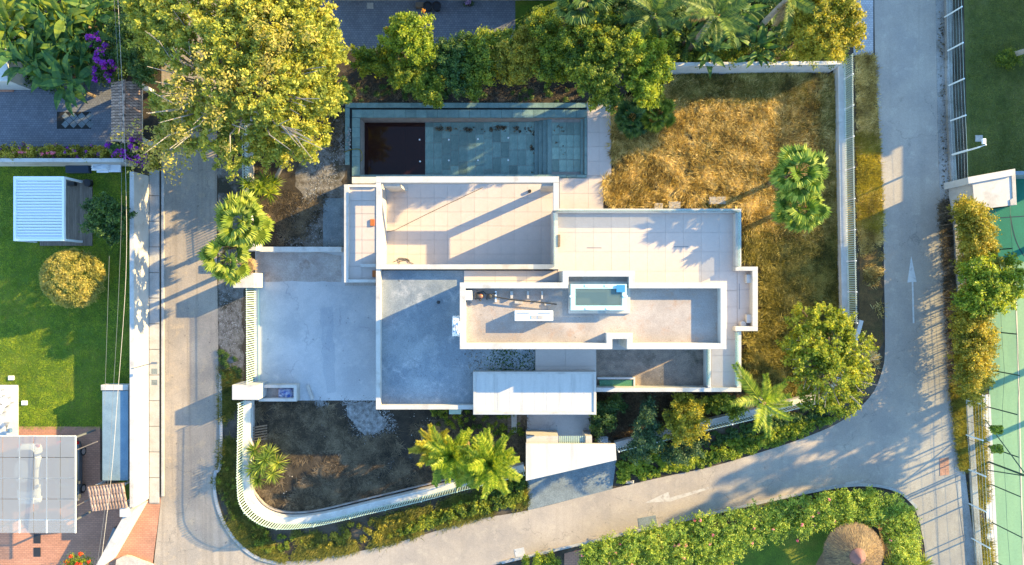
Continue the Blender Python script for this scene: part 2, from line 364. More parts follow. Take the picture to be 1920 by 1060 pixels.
 l_pin=leafmat('feather_palm_leaves', (.045,.10,.01), (.19,.28,.018), (.42,.44,.05), .4),
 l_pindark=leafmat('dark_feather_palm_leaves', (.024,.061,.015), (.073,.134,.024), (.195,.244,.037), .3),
 l_ban=leafmat('banana_leaves', (.018,.065,.02), (.05,.13,.03), (.22,.30,.04), .3),
 g_dry=leafmat('dry_grass_blades', (.13,.085,.02), (.46,.32,.08), (.82,.66,.30), .3),
 g_brown=leafmat('brown_grass_blades', (.03,.022,.012), (.11,.08,.048), (.28,.21,.13), .2),
 g_lawn=leafmat('lawn_blades', (.08,.15,.006), (.20,.30,.012), (.38,.42,.03), .3),
 g_olive=leafmat('olive_dry_blades', (.05,.055,.012), (.20,.17,.03), (.48,.40,.12), .3),
 g_weed=leafmat('weed_blades', (.05,.07,.012), (.13,.14,.02), (.26,.22,.04), .3),
 g_gold=leafmat('golden_weed_blades', (.13,.12,.015), (.30,.25,.03), (.48,.40,.05), .35),
 thatch=leafmat('thatch_straw', (.12,.085,.05), (.26,.17,.09), (.42,.28,.12), .2), thatchbase=mat('thatch_base', (.28,.17,.08), (.18,.11,.06), s=5, grain=.3),
 cap=mat('terracotta_cap', (.26,.13,.11), (.20,.10,.09), s=3),
)
def water_mat():
    m, nt, N, L, P = nt_new('dark_pool_water')
    P.inputs['Base Color'].default_value = (.030,.012,.010,1); P.inputs['Roughness'].default_value = .06; P.inputs['Specular IOR Level'].default_value = .22
    nz = N.new('ShaderNodeTexNoise'); nz.inputs['Scale'].default_value = 2.5; bb = N.new('ShaderNodeBump'); bb.inputs['Strength'].default_value = .08; L.new(nz.outputs[0], bb.inputs['Height']); L.new(bb.outputs[0], P.inputs['Normal'])
    t = N.new('ShaderNodeBsdfTransparent'); t.inputs[0].default_value = (.5,.45,.42,1)
    mx = N.new('ShaderNodeMixShader'); tc = N.new('ShaderNodeTexCoord'); sp = N.new('ShaderNodeSeparateXYZ')
    mx.inputs[0].default_value = .93; L.new(t.outputs[0], mx.inputs[1]); L.new(P.outputs[0], mx.inputs[2]); L.new(mx.outputs[0], N['Material Output'].inputs[0]); return m
MT['water'] = water_mat()

# ------------------------------------------------------------ foliage tools
def quads_mesh(name, c, t, b, hue, fold=None):
    """c centres, t half-length vectors, b half-width vectors -> one rhombus leaf each"""
    n = len(c); v = np.empty((n, 4, 3), np.float32)
    v[:,0] = c - t; v[:,1] = c + b; v[:,2] = c + t; v[:,3] = c - b
    me = bpy.data.meshes.new(name); me.vertices.add(n*4); me.vertices.foreach_set('co', v.ravel())
    me.loops.add(n*4); me.loops.foreach_set('vertex_index', np.arange(n*4, dtype=np.int32))
    me.polygons.add(n); me.polygons.foreach_set('loop_start', np.arange(0, n*4, 4, dtype=np.int32))
    try: me.polygons.foreach_set('loop_total', np.full(n, 4, np.int32))
    except Exception: pass
    me.update(calc_edges=True)
    at = me.attributes.new('hue', 'FLOAT', 'FACE'); at.data.foreach_set('value', hue.astype(np.float32)); return me
def tris_mesh(name, a, b, c, hue):
    n = len(a); v = np.stack([a, b, c], 1).astype(np.float32)
    me = bpy.data.meshes.new(name); me.vertices.add(n*3); me.vertices.foreach_set('co', v.ravel())
    me.loops.add(n*3); me.loops.foreach_set('vertex_index', np.arange(n*3, dtype=np.int32))
    me.polygons.add(n); me.polygons.foreach_set('loop_start', np.arange(0, n*3, 3, dtype=np.int32))
    me.update(calc_edges=True)
    at = me.attributes.new('hue', 'FLOAT', 'FACE'); at.data.foreach_set('value', hue.astype(np.float32)); return me
def norm(a): return a / np.maximum(np.linalg.norm(a, axis=-1, keepdims=True), 1e-6)
def leaf_cloud(name, clumps, n, size, mt, parent, aspect=.5, up=.35, jitter=.9):
    """clumps: array (k,4) of x,y,z,r; leaves spread through each clump, denser at its surface"""
    clumps = np.asarray(clumps, float); w = clumps[:,3]**2; idx = RNG.choice(len(clumps), n, p=w/w.sum())
    d = norm(RNG.normal(size=(n,3))); d[:,2] = np.where(d[:,2] < -.3, -d[:,2], d[:,2])
    if clumps.shape[1] == 7:
        u = RNG.uniform(-.7, 1.25, n); ax = clumps[idx,4:7]; rr_ = clumps[idx,3]
        c = clumps[idx,:3] + ax*(u*rr_*1.15)[:,None] + RNG.normal(size=(n,3))*(rr_*.36*(1.15-.45*np.clip(u,0,1)))[:,None]
        d = norm(ax*.5 + d)
    else:
        rad = clumps[idx,3] * (1.12 - .8*RNG.random(n)**1.5)
        c = clumps[idx,:3] + d*rad[:,None]
    nrm = norm(d + RNG.normal(size=(n,3))*jitter*.6 + np.array([0,0,up]))
    t = norm(np.cross(nrm, RNG.normal(size=(n,3)))); b = np.cross(nrm, t)
    s = size*(.35+1.0*RNG.random(n)**1.3)[:,None]*.5
    cl_h = RNG.random(len(clumps))
    hue = np.clip(.68*RNG.random(n) + .32*cl_h[idx], 0, 1)
    me = quads_mesh(name, c - np.array(root_loc(parent)), t*s, b*s*aspect, hue)
    return link(name, me, mt, parent)
def sub_clumps(lobes, dens=1.0, rs=(.4,.8), upper=True, seed=0):
    """lobes: (x,y,z,r,rz) world -> many small clumps sitting on and inside each lobe"""
    r = np.random.default_rng(seed); out = []
    for (x,y,z,R,RZ) in lobes:
        k = max(4, int(dens*14*R*R/ (sum(rs)/2)**2 / 9))
        d = norm(r.normal(size=(k,3)))
        if upper: d[:,2] = np.abs(d[:,2])*.95 - .15
        q = r.uniform(.55, 1.0, k)
        rr = r.uniform(rs[0], rs[1], k)
        p = np.array([x,y,z]) + d*np.array([max(R-rs[0],.1), max(R-rs[0],.1), RZ])*q[:,None]
        a = norm(d + r.normal(size=(k,3))*.55 + np.array([0,0,.35]))
        out.append(np.column_stack([p, rr, a]))
    return np.vstack(out)
def tree(name, base_px, lobes_px, label, cat='tree', group=None, mt='l_mid', leaf=.2, n=8000, trunk=.15, rs=(.22,.5), dens=1.7, bark='bark', seed=0, aspect=.5, flowers=None, tall=True):
    """lobes_px: (px, py, radius px, z centre, z radius m) as seen in the photograph at that height"""
    base = W(*base_px, 0); root = empty(name, base, label, cat, group)
    lobes = []
    for (px,py,rp,z,rz) in lobes_px:
        w = W(px,py,z); lobes.append((w.x, w.y, z, rp/PX*(H-z)/H, rz))
    cl = sub_clumps(lobes, dens, rs, seed=seed)
    leaf_cloud('crown' if tall else 'foliage', cl, n, leaf, MT[mt], root, aspect)
    if trunk and cat in ('hedge',):
        m = MB()
        for l in lobes: m.tube([(l[0]+.05,l[1],0),(l[0],l[1]+.04,l[2]*.5),(l[0],l[1],l[2])], [.022,.018,.01], 5)
        tag(m.build('stems', MT[bark], root), kind='stuff')
    elif trunk:
        zc = sum(l[2] for l in lobes)/len(lobes); cx = sum(l[0] for l in lobes)/len(lobes); cy = sum(l[1] for l in lobes)/len(lobes)
        fork = Vector((base.x*.6+cx*.4, base.y*.6+cy*.4, zc*.5))
        MB().tube([base, (base+fork)/2+Vector((.08,-.06,0)), fork], [trunk*1.3, trunk, trunk*.8], 8).build('trunk', MT[bark], root, smooth=True)
        m = MB(); r = random.Random(seed)
        for l in lobes:
            e = Vector(l[:3])+Vector((0,0,l[4]*.2)); mid = (fork+e)/2+Vector((r.uniform(-.3,.3), r.uniform(-.3,.3), -.2))
            m.tube([fork, mid, e], [trunk*.7, trunk*.4, trunk*.15], 6)
            for k in range(4):
                q = cl[r.randrange(len(cl))]
                if (Vector(q[:3])-e).length < l[3]*1.3: m.tube([e*.6+mid*.4, (mid+Vector(q[:3]))/2, Vector(q[:3])], [trunk*.25, trunk*.14, .01], 5)
        m.build('limbs', MT[bark], root)
    if flowers:
        fm, nf, fs = flowers
        ids = RNG.choice(len(cl), nf); f = []
        for i in ids: f.append(list(cl[i,:3]+cl[i,4:7]*cl[i,3]*1.2)+[fs])
        tag(leaf_cloud('flowers', f, nf*14, fs*1.0, MT[fm], root, .8), kind='stuff')
    return root
def in_poly(x, y, poly):
    inside = np.zeros(len(x), bool); n = len(poly); j = n-1
    for i in range(n):
        xi, yi = poly[i][0], poly[i][1]; xj, yj = poly[j][0], poly[j][1]
        c = ((yi > y) != (yj > y)) & (x < (xj-xi)*(y-yi)/((yj-yi) or 1e-9)+xi); inside ^= c; j = i
    return inside
def sample_poly(poly, n):
    xs = [p[0] for p in poly]; ys = [p[1] for p in poly]; X = []; Y = []; tot = 0
    while tot < n:
        x = RNG.uniform(min(xs), max(xs), n*2); y = RNG.uniform(min(ys), max(ys), n*2); k = in_poly(x, y, poly)
        X.append(x[k]); Y.append(y[k]); tot += k.sum()
    return np.concatenate(X)[:n], np.concatenate(Y)[:n]
def fbm(x, y, sc, seed=0):
    r = np.random.default_rng(seed); v = np.zeros(len(x))
    for o in range(4):
        for _ in range(3):
            a = r.uniform(0, 2*np.pi); ph = r.uniform(0, 6.28); f = sc*2**o*r.uniform(.7,1.3)
            v += np.sin((x*np.cos(a)+y*np.sin(a))*f+ph + 1.5*np.sin((x*np.sin(a)-y*np.cos(a))*f*.6+ph*2))/2**o/3
    return v
def grass(name, polys_px, tufts, blades, mt, label, length=(.2,.5), hgt=(.1,.35), width=.03, spread=.12, z=.02, gap=None, seed=0, radial=False):
    A = []; B = []; C = []; Hh = []
    for poly in polys_px:
        pw = [tuple(W(a,b,0)[:2]) for a,b in poly]
        x, y = sample_poly(pw, tufts//len(polys_px))
        if gap is not None:
            v = fbm(x, y, .9, seed); k = v > gap; x, y = x[k], y[k]
        n = len(x); lean = fbm(x, y, .5, seed+5)*3
        L = RNG.uniform(length[0], length[1], n); th = RNG.random(n)
        x = np.repeat(x, blades); y = np.repeat(y, blades); L = np.repeat(L, blades)*(.6+.6*RNG.random(n*blades)); lean = np.repeat(lean, blades)
        hue = np.clip(np.repeat(th, blades)*.6+.4*RNG.random(n*blades), 0, 1)
        m = n*blades; a = (lean*.5 + RNG.uniform(-2.6,2.6,m)) if radial else lean + RNG.normal(size=m)*1.3
        bx = x+RNG.normal(size=m)*spread; by = y+RNG.normal(size=m)*spread
        hh = RNG.uniform(hgt[0], hgt[1], m)
        d = np.stack([np.cos(a), np.sin(a)], 1); p = np.stack([-np.sin(a), np.cos(a)], 1)
        w = width*(.6+.8*RNG.random(m))[:,None]
        a0 = np.column_stack([np.stack([bx,by],1)+p*w, np.full(m, z)]); a1 = np.column_stack([np.stack([bx,by],1)-p*w, np.full(m, z)])
        tip = np.column_stack([np.stack([bx,by],1)+d*L[:,None], z+hh])
        A.append(a0); B.append(a1); C.append(tip); Hh.append(hue)
    me = tris_mesh(name, np.vstack(A), np.vstack(B), np.vstack(C), np.concatenate(Hh))
    o = link(name, me, MT[mt]); return tag(o, label, 'grass', kind='stuff')
def cover(name, polys_px, n, size, hmax, mt, label, cat, seed=0, z0=.05, base=.0, parent=None, aspect=.5, edge=.5):
    """low leafy mass filling a ground polygon, thicker away from its edge"""
    cs = []
    for poly in polys_px:
        pw = [tuple(W(a,b,hmax*.7)[:2]) for a,b in poly]
        k = max(20, int(n/len(polys_px)/90)); x, y = sample_poly(pw, k)
        dist = np.full(k, 99.)
        for i in range(len(pw)):
            a = np.array(pw[i]); b = np.array(pw[(i+1)%len(pw)]); ab = b-a; t = np.clip(((x-a[0])*ab[0]+(y-a[1])*ab[1])/max((ab**2).sum(),1e-6), 0, 1)
            dist = np.minimum(dist, np.hypot(x-a[0]-t*ab[0], y-a[1]-t*ab[1]))
        v = .5+.35*fbm(x, y, 1.6, seed)
        h = z0 + hmax*np.clip(dist/edge, .15, 1)**.5*np.clip(v, .3, 1)
        r = np.clip(h*.5, .15, .45) + .1*RNG.random(k)
        for lv in (1.0, .55):
            cs.append(np.column_stack([x, y, np.maximum((h-r*.6)*lv, .05), r]))
    cl = np.vstack(cs)
    return leaf_cloud(name, cl, n, size, MT[mt], parent, aspect)
def sheet(name, pts_px, z, mt, parent=None, rough=0, seed=0, kind='structure', thick=0):
    p = [tuple(W(a,b,0)[:2]) for a,b in pts_px]
    if rough: p = rough_edge(p, .45, rough, seed)
    m = MB(); m.prism(p, z-thick, z) if thick else m.sheet(p, z)
    o = m.build(name, MT[mt], parent)
    if parent is None: tag(o, kind=kind)
    return o
def rect(x0,y0,x1,y1): return [(x0,y0),(x1,y0),(x1,y1),(x0,y1)]
def pbox(x0,y0,x1,y1,z0,z1,m=None):
    """box whose TOP shows at these photograph pixels"""
    m = m or MB(); a = W(x0,y0,z1); b = W(x1,y1,z1); return m.box(a.x,b.y,z0,b.x,a.y,z1)

# =============================================================== THE GROUND
g = MB().box(-260,-260,-.6,260,260,-.004)
# the ground has a hole where the pool is dug: build it as four sheets round the basin
PW = W(676,222), W(1095,328)
px0, py1, px1, py0 = PW[0].x, PW[0].y, PW[1].x, PW[1].y      # pool basin, world
g = MB()
for a in ((-260,-260,px0,260),(px1,-260,260,260),(px0,-260,px1,py0),(px0,py1,px1,260)):
    g.sheet([(a[0],a[1]),(a[2],a[1]),(a[2],a[3]),(a[0],a[3])], 0.0)
tag(g.build('ground', MT['soil']), kind='structure')

lane = [(303,-300),(303,930),(286,1062),(280,1300),(700,1300),(640,1062),(520,1056),(478,1046),(440,1012),(415,965),(403,930),(400,895),(410,870),(412,830),(410,700),(407,480),(408,-300)]
sheet('lane', lane, .020, 'lane')
southroad_up = smooth_line([(500,1056),(600,1046),(700,1028),(790,1004),(885,975),(990,957),(1150,916),(1250,893),(1330,876),(1420,850),(1510,820),(1580,788),(1630,745),(1652,700),(1659,650),(1657,500),(1655,400),(1648,250),(1640,100),(1638,-300)])
eastroad_r = [(1750,-300),(1757,150),(1760,300),(1768,480),(1773,600),(1778,760),(1788,860),(1800,960),(1815,1062),(1840,1300)]
southroad_lo = smooth_line([(1735,1300),(1735,1062),(1728,1000),(1715,955),(1690,925),(1655,912),(1600,910),(1540,918),(1400,948),(1240,985),(1080,1022),(940,1056),(700,1120)])
road = southroad_up + eastroad_r + southroad_lo
sheet('road', road, .028, 'road')
# flared concrete apron where the lane meets the road, gutters and kerbs
def band(name, line_px, w, z0, z1, mt, parent=None, zpx=0.0, kind='structure'):
    p = [tuple(W(a,b,zpx)[:2]) for a,b in line_px]; q = offset_line(p, w)
    m = MB(); n = len(p)
    vs = [(a[0],a[1],z) for z in (z0,z1) for a in p] + [(a[0],a[1],z) for z in (z0,z1) for a in q]
    fs = []
    for i in range(n-1):
        fs += [(i+n,i+1+n,i+1+3*n,i+3*n), (i,i+1,i+1+n,i+n), (i+2*n,i+3*n,i+1+3*n,i+1+2*n), (i,i+2*n,i+1+2*n,i+1)]
    fs += [(0,n,3*n,2*n), (n-1,3*n-1,4*n-1,2*n-1)]
    m.add(vs, fs); o = m.build(name, MT[mt], parent)
    if parent is None: tag(o, kind=kind)
    return o
verge_kerb = smooth_line([(411,700),(412,860),(402,885),(400,915),(406,950),(420,985),(445,1020),(480,1047),(520,1058)])
band('kerb', verge_kerb, .22, 0, .10, 'walk')
band('kerb', [(304,320),(304,930)], .18, 0, .12, 'walk')
band('gutter', [(a-1,b) for a,b in eastroad_r], .75, 0, .045, 'gutter')
band('kerb', [(a,b) for a,b in smooth_line([(1720,950),(1690,922),(1650,909),(1600,907),(1540,915),(1400,945),(1240,982),(1080,1019),(940,1052)])], .2, 0, .11, 'walk')
# sidewalk slabs along the white wall
sw = sheet('sidewalk', rect(281,318,300,945), .03, 'joint')
for i in range(13):
    y0 = 320+i*48; a = W(281,y0); b = W(299,y0+47)
    MB().box(a.x,b.y+.02,.03,b.x,a.y,.075).build('slab', MT['walk'], sw)
sheet('pavement', rect(1600,-200,1637,104), .03, 'palebrick')
sheet('gravel_verge', [(409,300),(456,300),(456,560),(454,735),(430,720),(410,640)], .012, 'gravel', rough=.15, seed=2)
sheet('yard_soil', [(455,0),(1272,0),(1272,200),(1150,210),(1100,190),(648,190),(640,470),(490,470),(480,200),(455,200)], .008, 'darksoil')
sheet('rubble_ground', [(560,300),(640,210),(648,400),(640,462),(540,462),(600,400),(560,350)], .014, 'gravel', rough=.3, seed=3)
sheet('slab_path', rect(606,372,646,462), .04, 'bluewalk', thick=.04)
sheet('south_yard_soil', [(470,752),(985,770),(985,880),(870,900),(700,940),(600,965),(540,968),(490,950),(470,920)], .008, 'darksoil')  # shade over this yard is put into the soil colour
sheet('white_gravel', [(652,752),(706,752),(708,778),(724,792),(712,812),(685,820),(666,805),(655,780)], .020, 'whitegravel', rough=.2, seed=4)
sheet('white_gravel', [(594,752),(607,752),(610,790),(613,812),(603,810),(596,780)], .020, 'whitegravel', rough=.1, seed=9)
sheet('dry_yard', [(1145,190),(1250,140),(1577,140),(1595,600),(1560,745),(1390,750),(1390,385),(1130,385),(1130,335),(1145,330)], .008, 'drysoil')
sheet('garden_soil', [(1100,735),(1390,735),(1560,745),(1540,755),(1230,820),(1160,835),(1100,835)], .010, 'darksoil')
sheet('verge', [(1604,104),(1640,104),(1652,300),(1655,640),(1640,690),(1612,640),(1612,600)], .012, 'drysoil', rough=.1)
sheet('driveway', [(479,463),(706,463),(706,751),(479,751)], .045, 'drive', thick=.04)
sheet('stained_ramp', [(480,474),(608,474),(640,480),(640,528),(480,528)], .052, 'driveold', rough=.05)
sheet('repair_strip', [(600,580),(622,575),(626,640),(630,735),(612,738),(604,660)], .052, 'drivepatch', rough=.1, seed=5)
sheet('apron', [(987,860),(1156,860),(1148,917),(990,957)], .034, 'bluewalk')
sheet('terracotta_paving', [(-120,800),(188,800),(188,900),(236,925),(236,960),(300,925),(302,940),(288,1062),(280,1160),(-120,1160)], .020, 'terra')
sheet('lawn', [(-200,303),(245,303),(245,960),(230,925),(190,803),(-200,803)], .012, 'lawn')
sheet('paved_court', [(-200,110),(213,110),(213,275),(-200,275)], .020, 'greybrick')
sheet('alley', [(213,110),(303,110),(303,300),(213,300)], .010, 'darksoil')
sheet('forecourt', [(600,-200),(966,-200),(966,95),(640,95),(600,95)], .020, 'greybrick')
sheet('side_lawn', [(966,-200),(1050,-200),(1050,60),(966,90)], .016, 'lawn')
sheet('neighbour_lawn', [(1800,-300),(2300,-300),(2300,330),(1850,330),(1815,345)], .012, 'lawnE')
sheet('sports_court', [(1846,330),(2400,330),(2400,1300),(1872,1300),(1858,900)], .018, 'court')
sheet('court_dark_part', [(1846,331),(2400,331),(2400,478),(1880,492),(1850,500)], .023, 'courtdark')  # upper part of the court in a darker green
sheet('court_strip', [(1841,740),(1856,740),(1872,1062),(1880,1300),(1860,1300),(1852,1062)], .030, 'whiteold')
sheet('playground_lawn', [(1390,985),(1640,985),(1640,1200),(1300,1200),(1330,1010)], .012, 'lawn')
sheet('sand', [(1585,985),(1655,985),(1665,1200),(1500,1200),(1530,1050)], .018, 'thatchbase', rough=.15)
sheet('brown_slab', [(1058,1038),(1090,1030),(1095,1062),(1058,1062)], .02, 'terra')
# court lines
for pts, w, mt_ in (([(1897,505),(1905,600),(1918,1100)], .09, 'linepaint'), ([(1868,410),(1960,404)], .07, 'navy'), ([(1893,404),(1900,440),(1912,470),(1935,500)], .07, 'navy'), ([(1852,414),(1854,445)], .07, 'navy')):
    p = smooth_line(pts, 5); q = [tuple(W(a,b)[:2]) for a,b in p]; r2 = offset_line(q, w)
    tag(MB().sheet(q+r2[::-1], .030).build('court_line', MT[mt_]), kind='structure')
# painted arrows and edge lines on the road
def marking(name, pts, label, z=.035, mt_='paint'):
    p = [tuple(W(a,b)[:2]) for a,b in pts]
    return tag(MB().sheet(p, z).build(name, MT[mt_]), kind='structure')
marking('road_arrow', [(1708,480),(1718,529),(1712,529),(1714,606),(1711,606),(1709,529),(1701,530)], '', .035, 'paintbright')
marking('road_arrow', [(1208,943),(1253,922),(1256,933),(1328,913),(1329,917),(1258,940)], '')
for a,b in (((1585,905),(1618,899)), ((1500,924),(1575,907)), ((1420,940),(1480,928))):
    marking('edge_line', [a, b, (b[0],b[1]+4), (a[0],a[1]+4)], '')
def slabthing(name, pts, z0, z1, mt_, label, cat, group=None, zpx=0):
    p = [tuple(W(a,b,zpx)[:2]) for a,b in pts]; o = MB().prism(p, z0, z1).build(name, MT[mt_])
    return tag(o, label, cat, group)
slabthing('manhole_cover', [(1196,972),(1229,966),(1233,990),(1199,995)], .02, .045, 'bluewalk', 'large rectangular drain cover near the kerb, below the road arrow', 'manhole cover')
slabthing('manhole_cover', [(964,1030),(982,1026),(986,1042),(967,1045)], .02, .045, 'drive', 'small square cover in the sunlit road, lower middle', 'manhole cover')
slabthing('drain_cover', [(1761,860),(1778,858),(1779,890),(1762,892)], .02, .05, 'terra', 'rusty orange-brown grate at the right edge of the junction', 'drain cover')
slabthing('meter_cover', [(285,691),(296,691),(296,701),(285,701)], .07, .085, 'bluewalk', 'upper of two grey square covers in the sidewalk', 'cover')
slabthing('meter_cover', [(285,712),(296,712),(296,722),(285,722)], .07, .085, 'bluewalk', 'lower of two grey square covers in the sidewalk', 'cover')
slabthing('lawn_cover', [(1828,254),(1842,254),(1842,266),(1828,266)], .01, .05, 'stone', 'small stone cover in the right lawn by the light mast', 'cover')
slabthing('courtyard_cover', [(688,6),(700,6),(700,17),(688,17)], .015, .05, 'stone', 'pale square cover in the grey forecourt', 'cover')

# =============================================================== THE POOL
pool = empty('swimming_pool', ((px0+px1)/2, (py0+py1)/2, 0), 'long teal stone swimming pool, mostly drained, dark water at its left end', 'swimming pool')
def X(px): return W(px,0).x
def Y(py): return W(0,py).y
z_sh, z_dp = -.95, -1.25
bas = MB()
D0, D1 = -1.30, -2.6     # floor heights under the water
bas.add([(px0,py0,D1),(px0,py1,D1),(X(750),py1,D1),(X(750),py0,D1),(X(793),py1,-1.38),(X(793),py0,-1.38),(X(1003),py1,-1.15),(X(1003),py0,-1.15)],
        [(0,3,2,1),(3,5,4,2),(5,7,6,4)])
bas.add([(px0,py0,D1),(px0,py0,0.05),(px1,py0,0.05),(px1,py0,-2.6),(px0,py1,D1),(px0,py1,.05),(px1,py1,.05),(px1,py1,-2.6)],
        [(0,4,5,1),(4,7,6,5),(3,2,6,7),(0,1,2,3)])
bas.build('basin', MT['joint'], pool)
tw = (X(846)-X(831))
tile_me = MB().box(-.5,-.5,-.5,.5,.5,.5).mesh('pool_tile')
def tile_obj(name, me, mt_, parent, x0,y0,x1,y1,zt,th=.02, ry=0):
    o = link(name, me, mt_, parent, ((x0+x1)/2,(y0+y1)/2,zt-th/2)); o.scale = (abs(x1-x0), abs(y1-y0), th); o.rotation_euler = (0, ry, 0); return o
cols = int((X(1003)-X(793))/.60); wcol = (X(1003)-X(793))/cols; slope = math.atan2(-1.15+1.38, X(1003)-X(793))
rr = random.Random(3)
for i in range(cols):
    x0 = X(793)+i*wcol; zt = -1.38+(x0+wcol/2-X(793))*math.tan(slope)+.015; y = py0 + rr.choice((0,.3,.6,.9)); prev = py0
    ys = [py0]; 
    while y < py1-.3: 
        if y > ys[-1]+.25: ys.append(y)
        y += 1.2
    ys.append(py1)
    for a, b in zip(ys, ys[1:]): tile_obj('tile', tile_me, MT['pooltile'], pool, x0+.012, a+.012, x0+wcol-.012, b-.012, zt, .02, -slope)
nd = 4
for i in range(nd):
    x0 = X(770)+i*(X(815)-X(770))/nd; x1 = X(770)+(i+1)*(X(815)-X(770))/nd
# steps and shallow shelf
st = [1003,1011,1019,1027,1035]; sz = [-1.15,-.90,-.66,-.42,-.22]
for i in range(4):
    MB().box(X(st[i]), py0+.01, -2.5, X(st[i+1]), py1-.01, sz[i+1]-.03).build('step', MT['coping'], pool)
MB().box(X(1035), py0+.01, -2.5, px1-.01, py1-.01, -.25).build('shelf', MT['joint'], pool)
n_s = 4; w_ = (px1-.25-X(1035))/n_s
for i in range(n_s):
    for j in range(4):
        a = py0+.25+j*(py1-py0-.5)/4; b = a+(py1-py0-.5)/4
        tile_obj('tile', tile_me, MT['pooltile'], pool, X(1035)+i*w_+.012, a+.012, X(1035)+(i+1)*w_-.012, b-.012, -.22)
MB().box(px1-.24, py0+.02, -.25, px1-.02, py1-.02, -.12).build('bench', MT['coping'], pool)
# underwater lamps
for (a,b) in ((786,261),(787,302),(841,261),(841,300),(896,260),(896,300),(953,258),(953,300)):
    w = W(a,b); zt = -1.38+(max(w.x,X(793))-X(793))*math.tan(slope)+.02 if a > 820 else -1.27
    MB().lathe((w.x*1.02, w.y*1.02, zt), [(.0,0),(.07,0),(.07,.03),(.0,.04)], 10).build('floor_nozzle', MT['metalw'], pool)
MB().sheet([(px0+.01,py0+.01),(X(1003)-.01,py0+.01),(X(1003)-.01,py1-.01),(px0+.01,py1-.01)], -1.385).build('water', MT['water'], pool)
# leaves and dirt washed up along the far wall
m_c = []
for i in range(60):
    x = RNG.uniform(X(812), X(1005)); m_c.append((x, Y(236)+RNG.normal()*.10, -1.16, RNG.uniform(.05,.16)))
for i in range(14): m_c.append((X(1000)+RNG.normal()*.12, RNG.uniform(Y(320),Y(230)), -1.12, RNG.uniform(.05,.14)))
for i in range(10): m_c.append((X(1060)+RNG.normal()*.35, RNG.uniform(Y(290),Y(230)), -.22, RNG.uniform(.04,.1)))
tag(leaf_cloud('debris', m_c, 1500, .12, MT['g_brown'], pool), kind='stuff')
# coping slabs
def slab_row(parent, x0,y0,x1,y1,n,horizontal,z0,z1,mt_,name='coping_slab'):
    for i in range(n):
        if horizontal:
            a = x0+(x1-x0)*i/n; b = x0+(x1-x0)*(i+1)/n; MB().box(a+.008,y0,z0,b-.008,y1,z1).build(name, MT[mt_], parent)
        else:
            a = y0+(y1-y0)*i/n; b = y0+(y1-y0)*(i+1)/n; MB().box(x0,a+.008,z0,x1,b-.008,z1).build(name, MT[mt_], parent)
slab_row(pool, X(661), Y(221.5), X(1100), Y(207), 22, True, 0, .16, 'coping')
slab_row(pool, X(661), Y(331), X(675.5), Y(222), 6, False, 0, .16, 'coping')
slab_row(pool, X(1095.5), Y(328), X(1100), Y(222), 6, False, 0, .16, 'coping')
slab_row(pool, X(675.5), Y(334), X(1100), Y(328.5), 22, True, 0, .16, 'coping')
slab_row(pool, X(648), Y(203), X(1100), Y(194), 22, True, 0, .15, 'coping', 'outer_slab')
slab_row(pool, X(648), Y(310), X(656), Y(203.5), 6, False, 0, .15, 'coping', 'outer_slab')
MB().box(X(656.3), Y(332), .0, X(660.7), Y(203.5), .03).box(X(660.7), Y(206.7), .0, X(1100), Y(203.3), .03).build('overflow_channel', MT['dark'], pool)
cl = [(W(654+rr.uniform(-4,4), 240+rr.uniform(0,44))[:2]+(.17,.09)) if False else (W(654+rr.uniform(-4,4),240+rr.uniform(0,44)).x, W(0,240+rr.uniform(0,44)).y, .17, .1) for _ in range(40)]
pm = MB()
for c in cl: pm.lathe((c[0], c[1], .14), [(0,0),(.06,0),(.05,.05),(0,.07)], 5)
tag(pm.build('pebbles', MT['whitegravel']), 'heap of white pebbles on the left edge of the pool', 'pebbles', kind='stuff')
hose = MB().tube([W(a,b,.2) for a,b in smooth_line([(645,286),(658,281),(672,280),(678,286),(679,298),(676,303)],5)], .03, 6).build('garden_hose', MT['g_gold'])
tag(hose, 'thin yellow hose curling over the left pool edge', 'hose')

# =============================================================== THE VILLA
villa = empty('modern_villa', (0, 0, 0), 'large white flat-roofed modern villa with stepped roofs and beige terraces', 'house')
def vp(name, mt_, x0,y0,x1,y1,z0,z1, bevel=0): return pbox(x0,y0,x1,y1,z0,z1).build(name, MT[mt_], villa, bevel)
def para(name, pts, t, z0, z1, mt_='white'):
    return MB().ring([tuple(W(a,b,z1)[:2]) for a,b in pts], t, z0, z1).build(name, MT[mt_], villa, .012)
def tiles(parent, me, mt_, X0,Y0,X1,Y1, sx, sy, zt, gap=.012, th=.03, skip=None, name='tile'):
    nx = max(1, round((X1-X0)/sx)); ny = max(1, round((Y1-Y0)/sy)); dx = (X1-X0)/nx; dy = (Y1-Y0)/ny
    for i in range(nx):
        for j in range(ny):
            cx, cy = X0+(i+.5)*dx, Y0+(j+.5)*dy
            if skip and skip(cx, cy): continue
            tile_obj(name, me, MT[mt_], parent, X0+i*dx+gap, Y0+j*dy+gap, X0+(i+1)*dx-gap, Y0+(j+1)*dy-gap, zt, th)
ZD, ZB, ZC = 3.30, 3.10, 6.20
fl_me = MB().box(-.5,-.5,-.5,.5,.5,.5).mesh('floor_tile')
# lower left roof
vp('wall', 'white', 706.5,507,1002,767,0,ZB-.1)
b0, b1 = W(713,508,ZB), W(1003,761,ZB)
MB().box(b0.x, b1.y, ZB-.1+.002, b1.x, b0.y, ZB).build('roof_deck', MT['roofB'], villa)
vp('parapet', 'white', 705,505,713,768,ZB-.1,ZB+.55)
vp('parapet', 'white', 713.3,760,900,768,ZB-.1,ZB+.53)
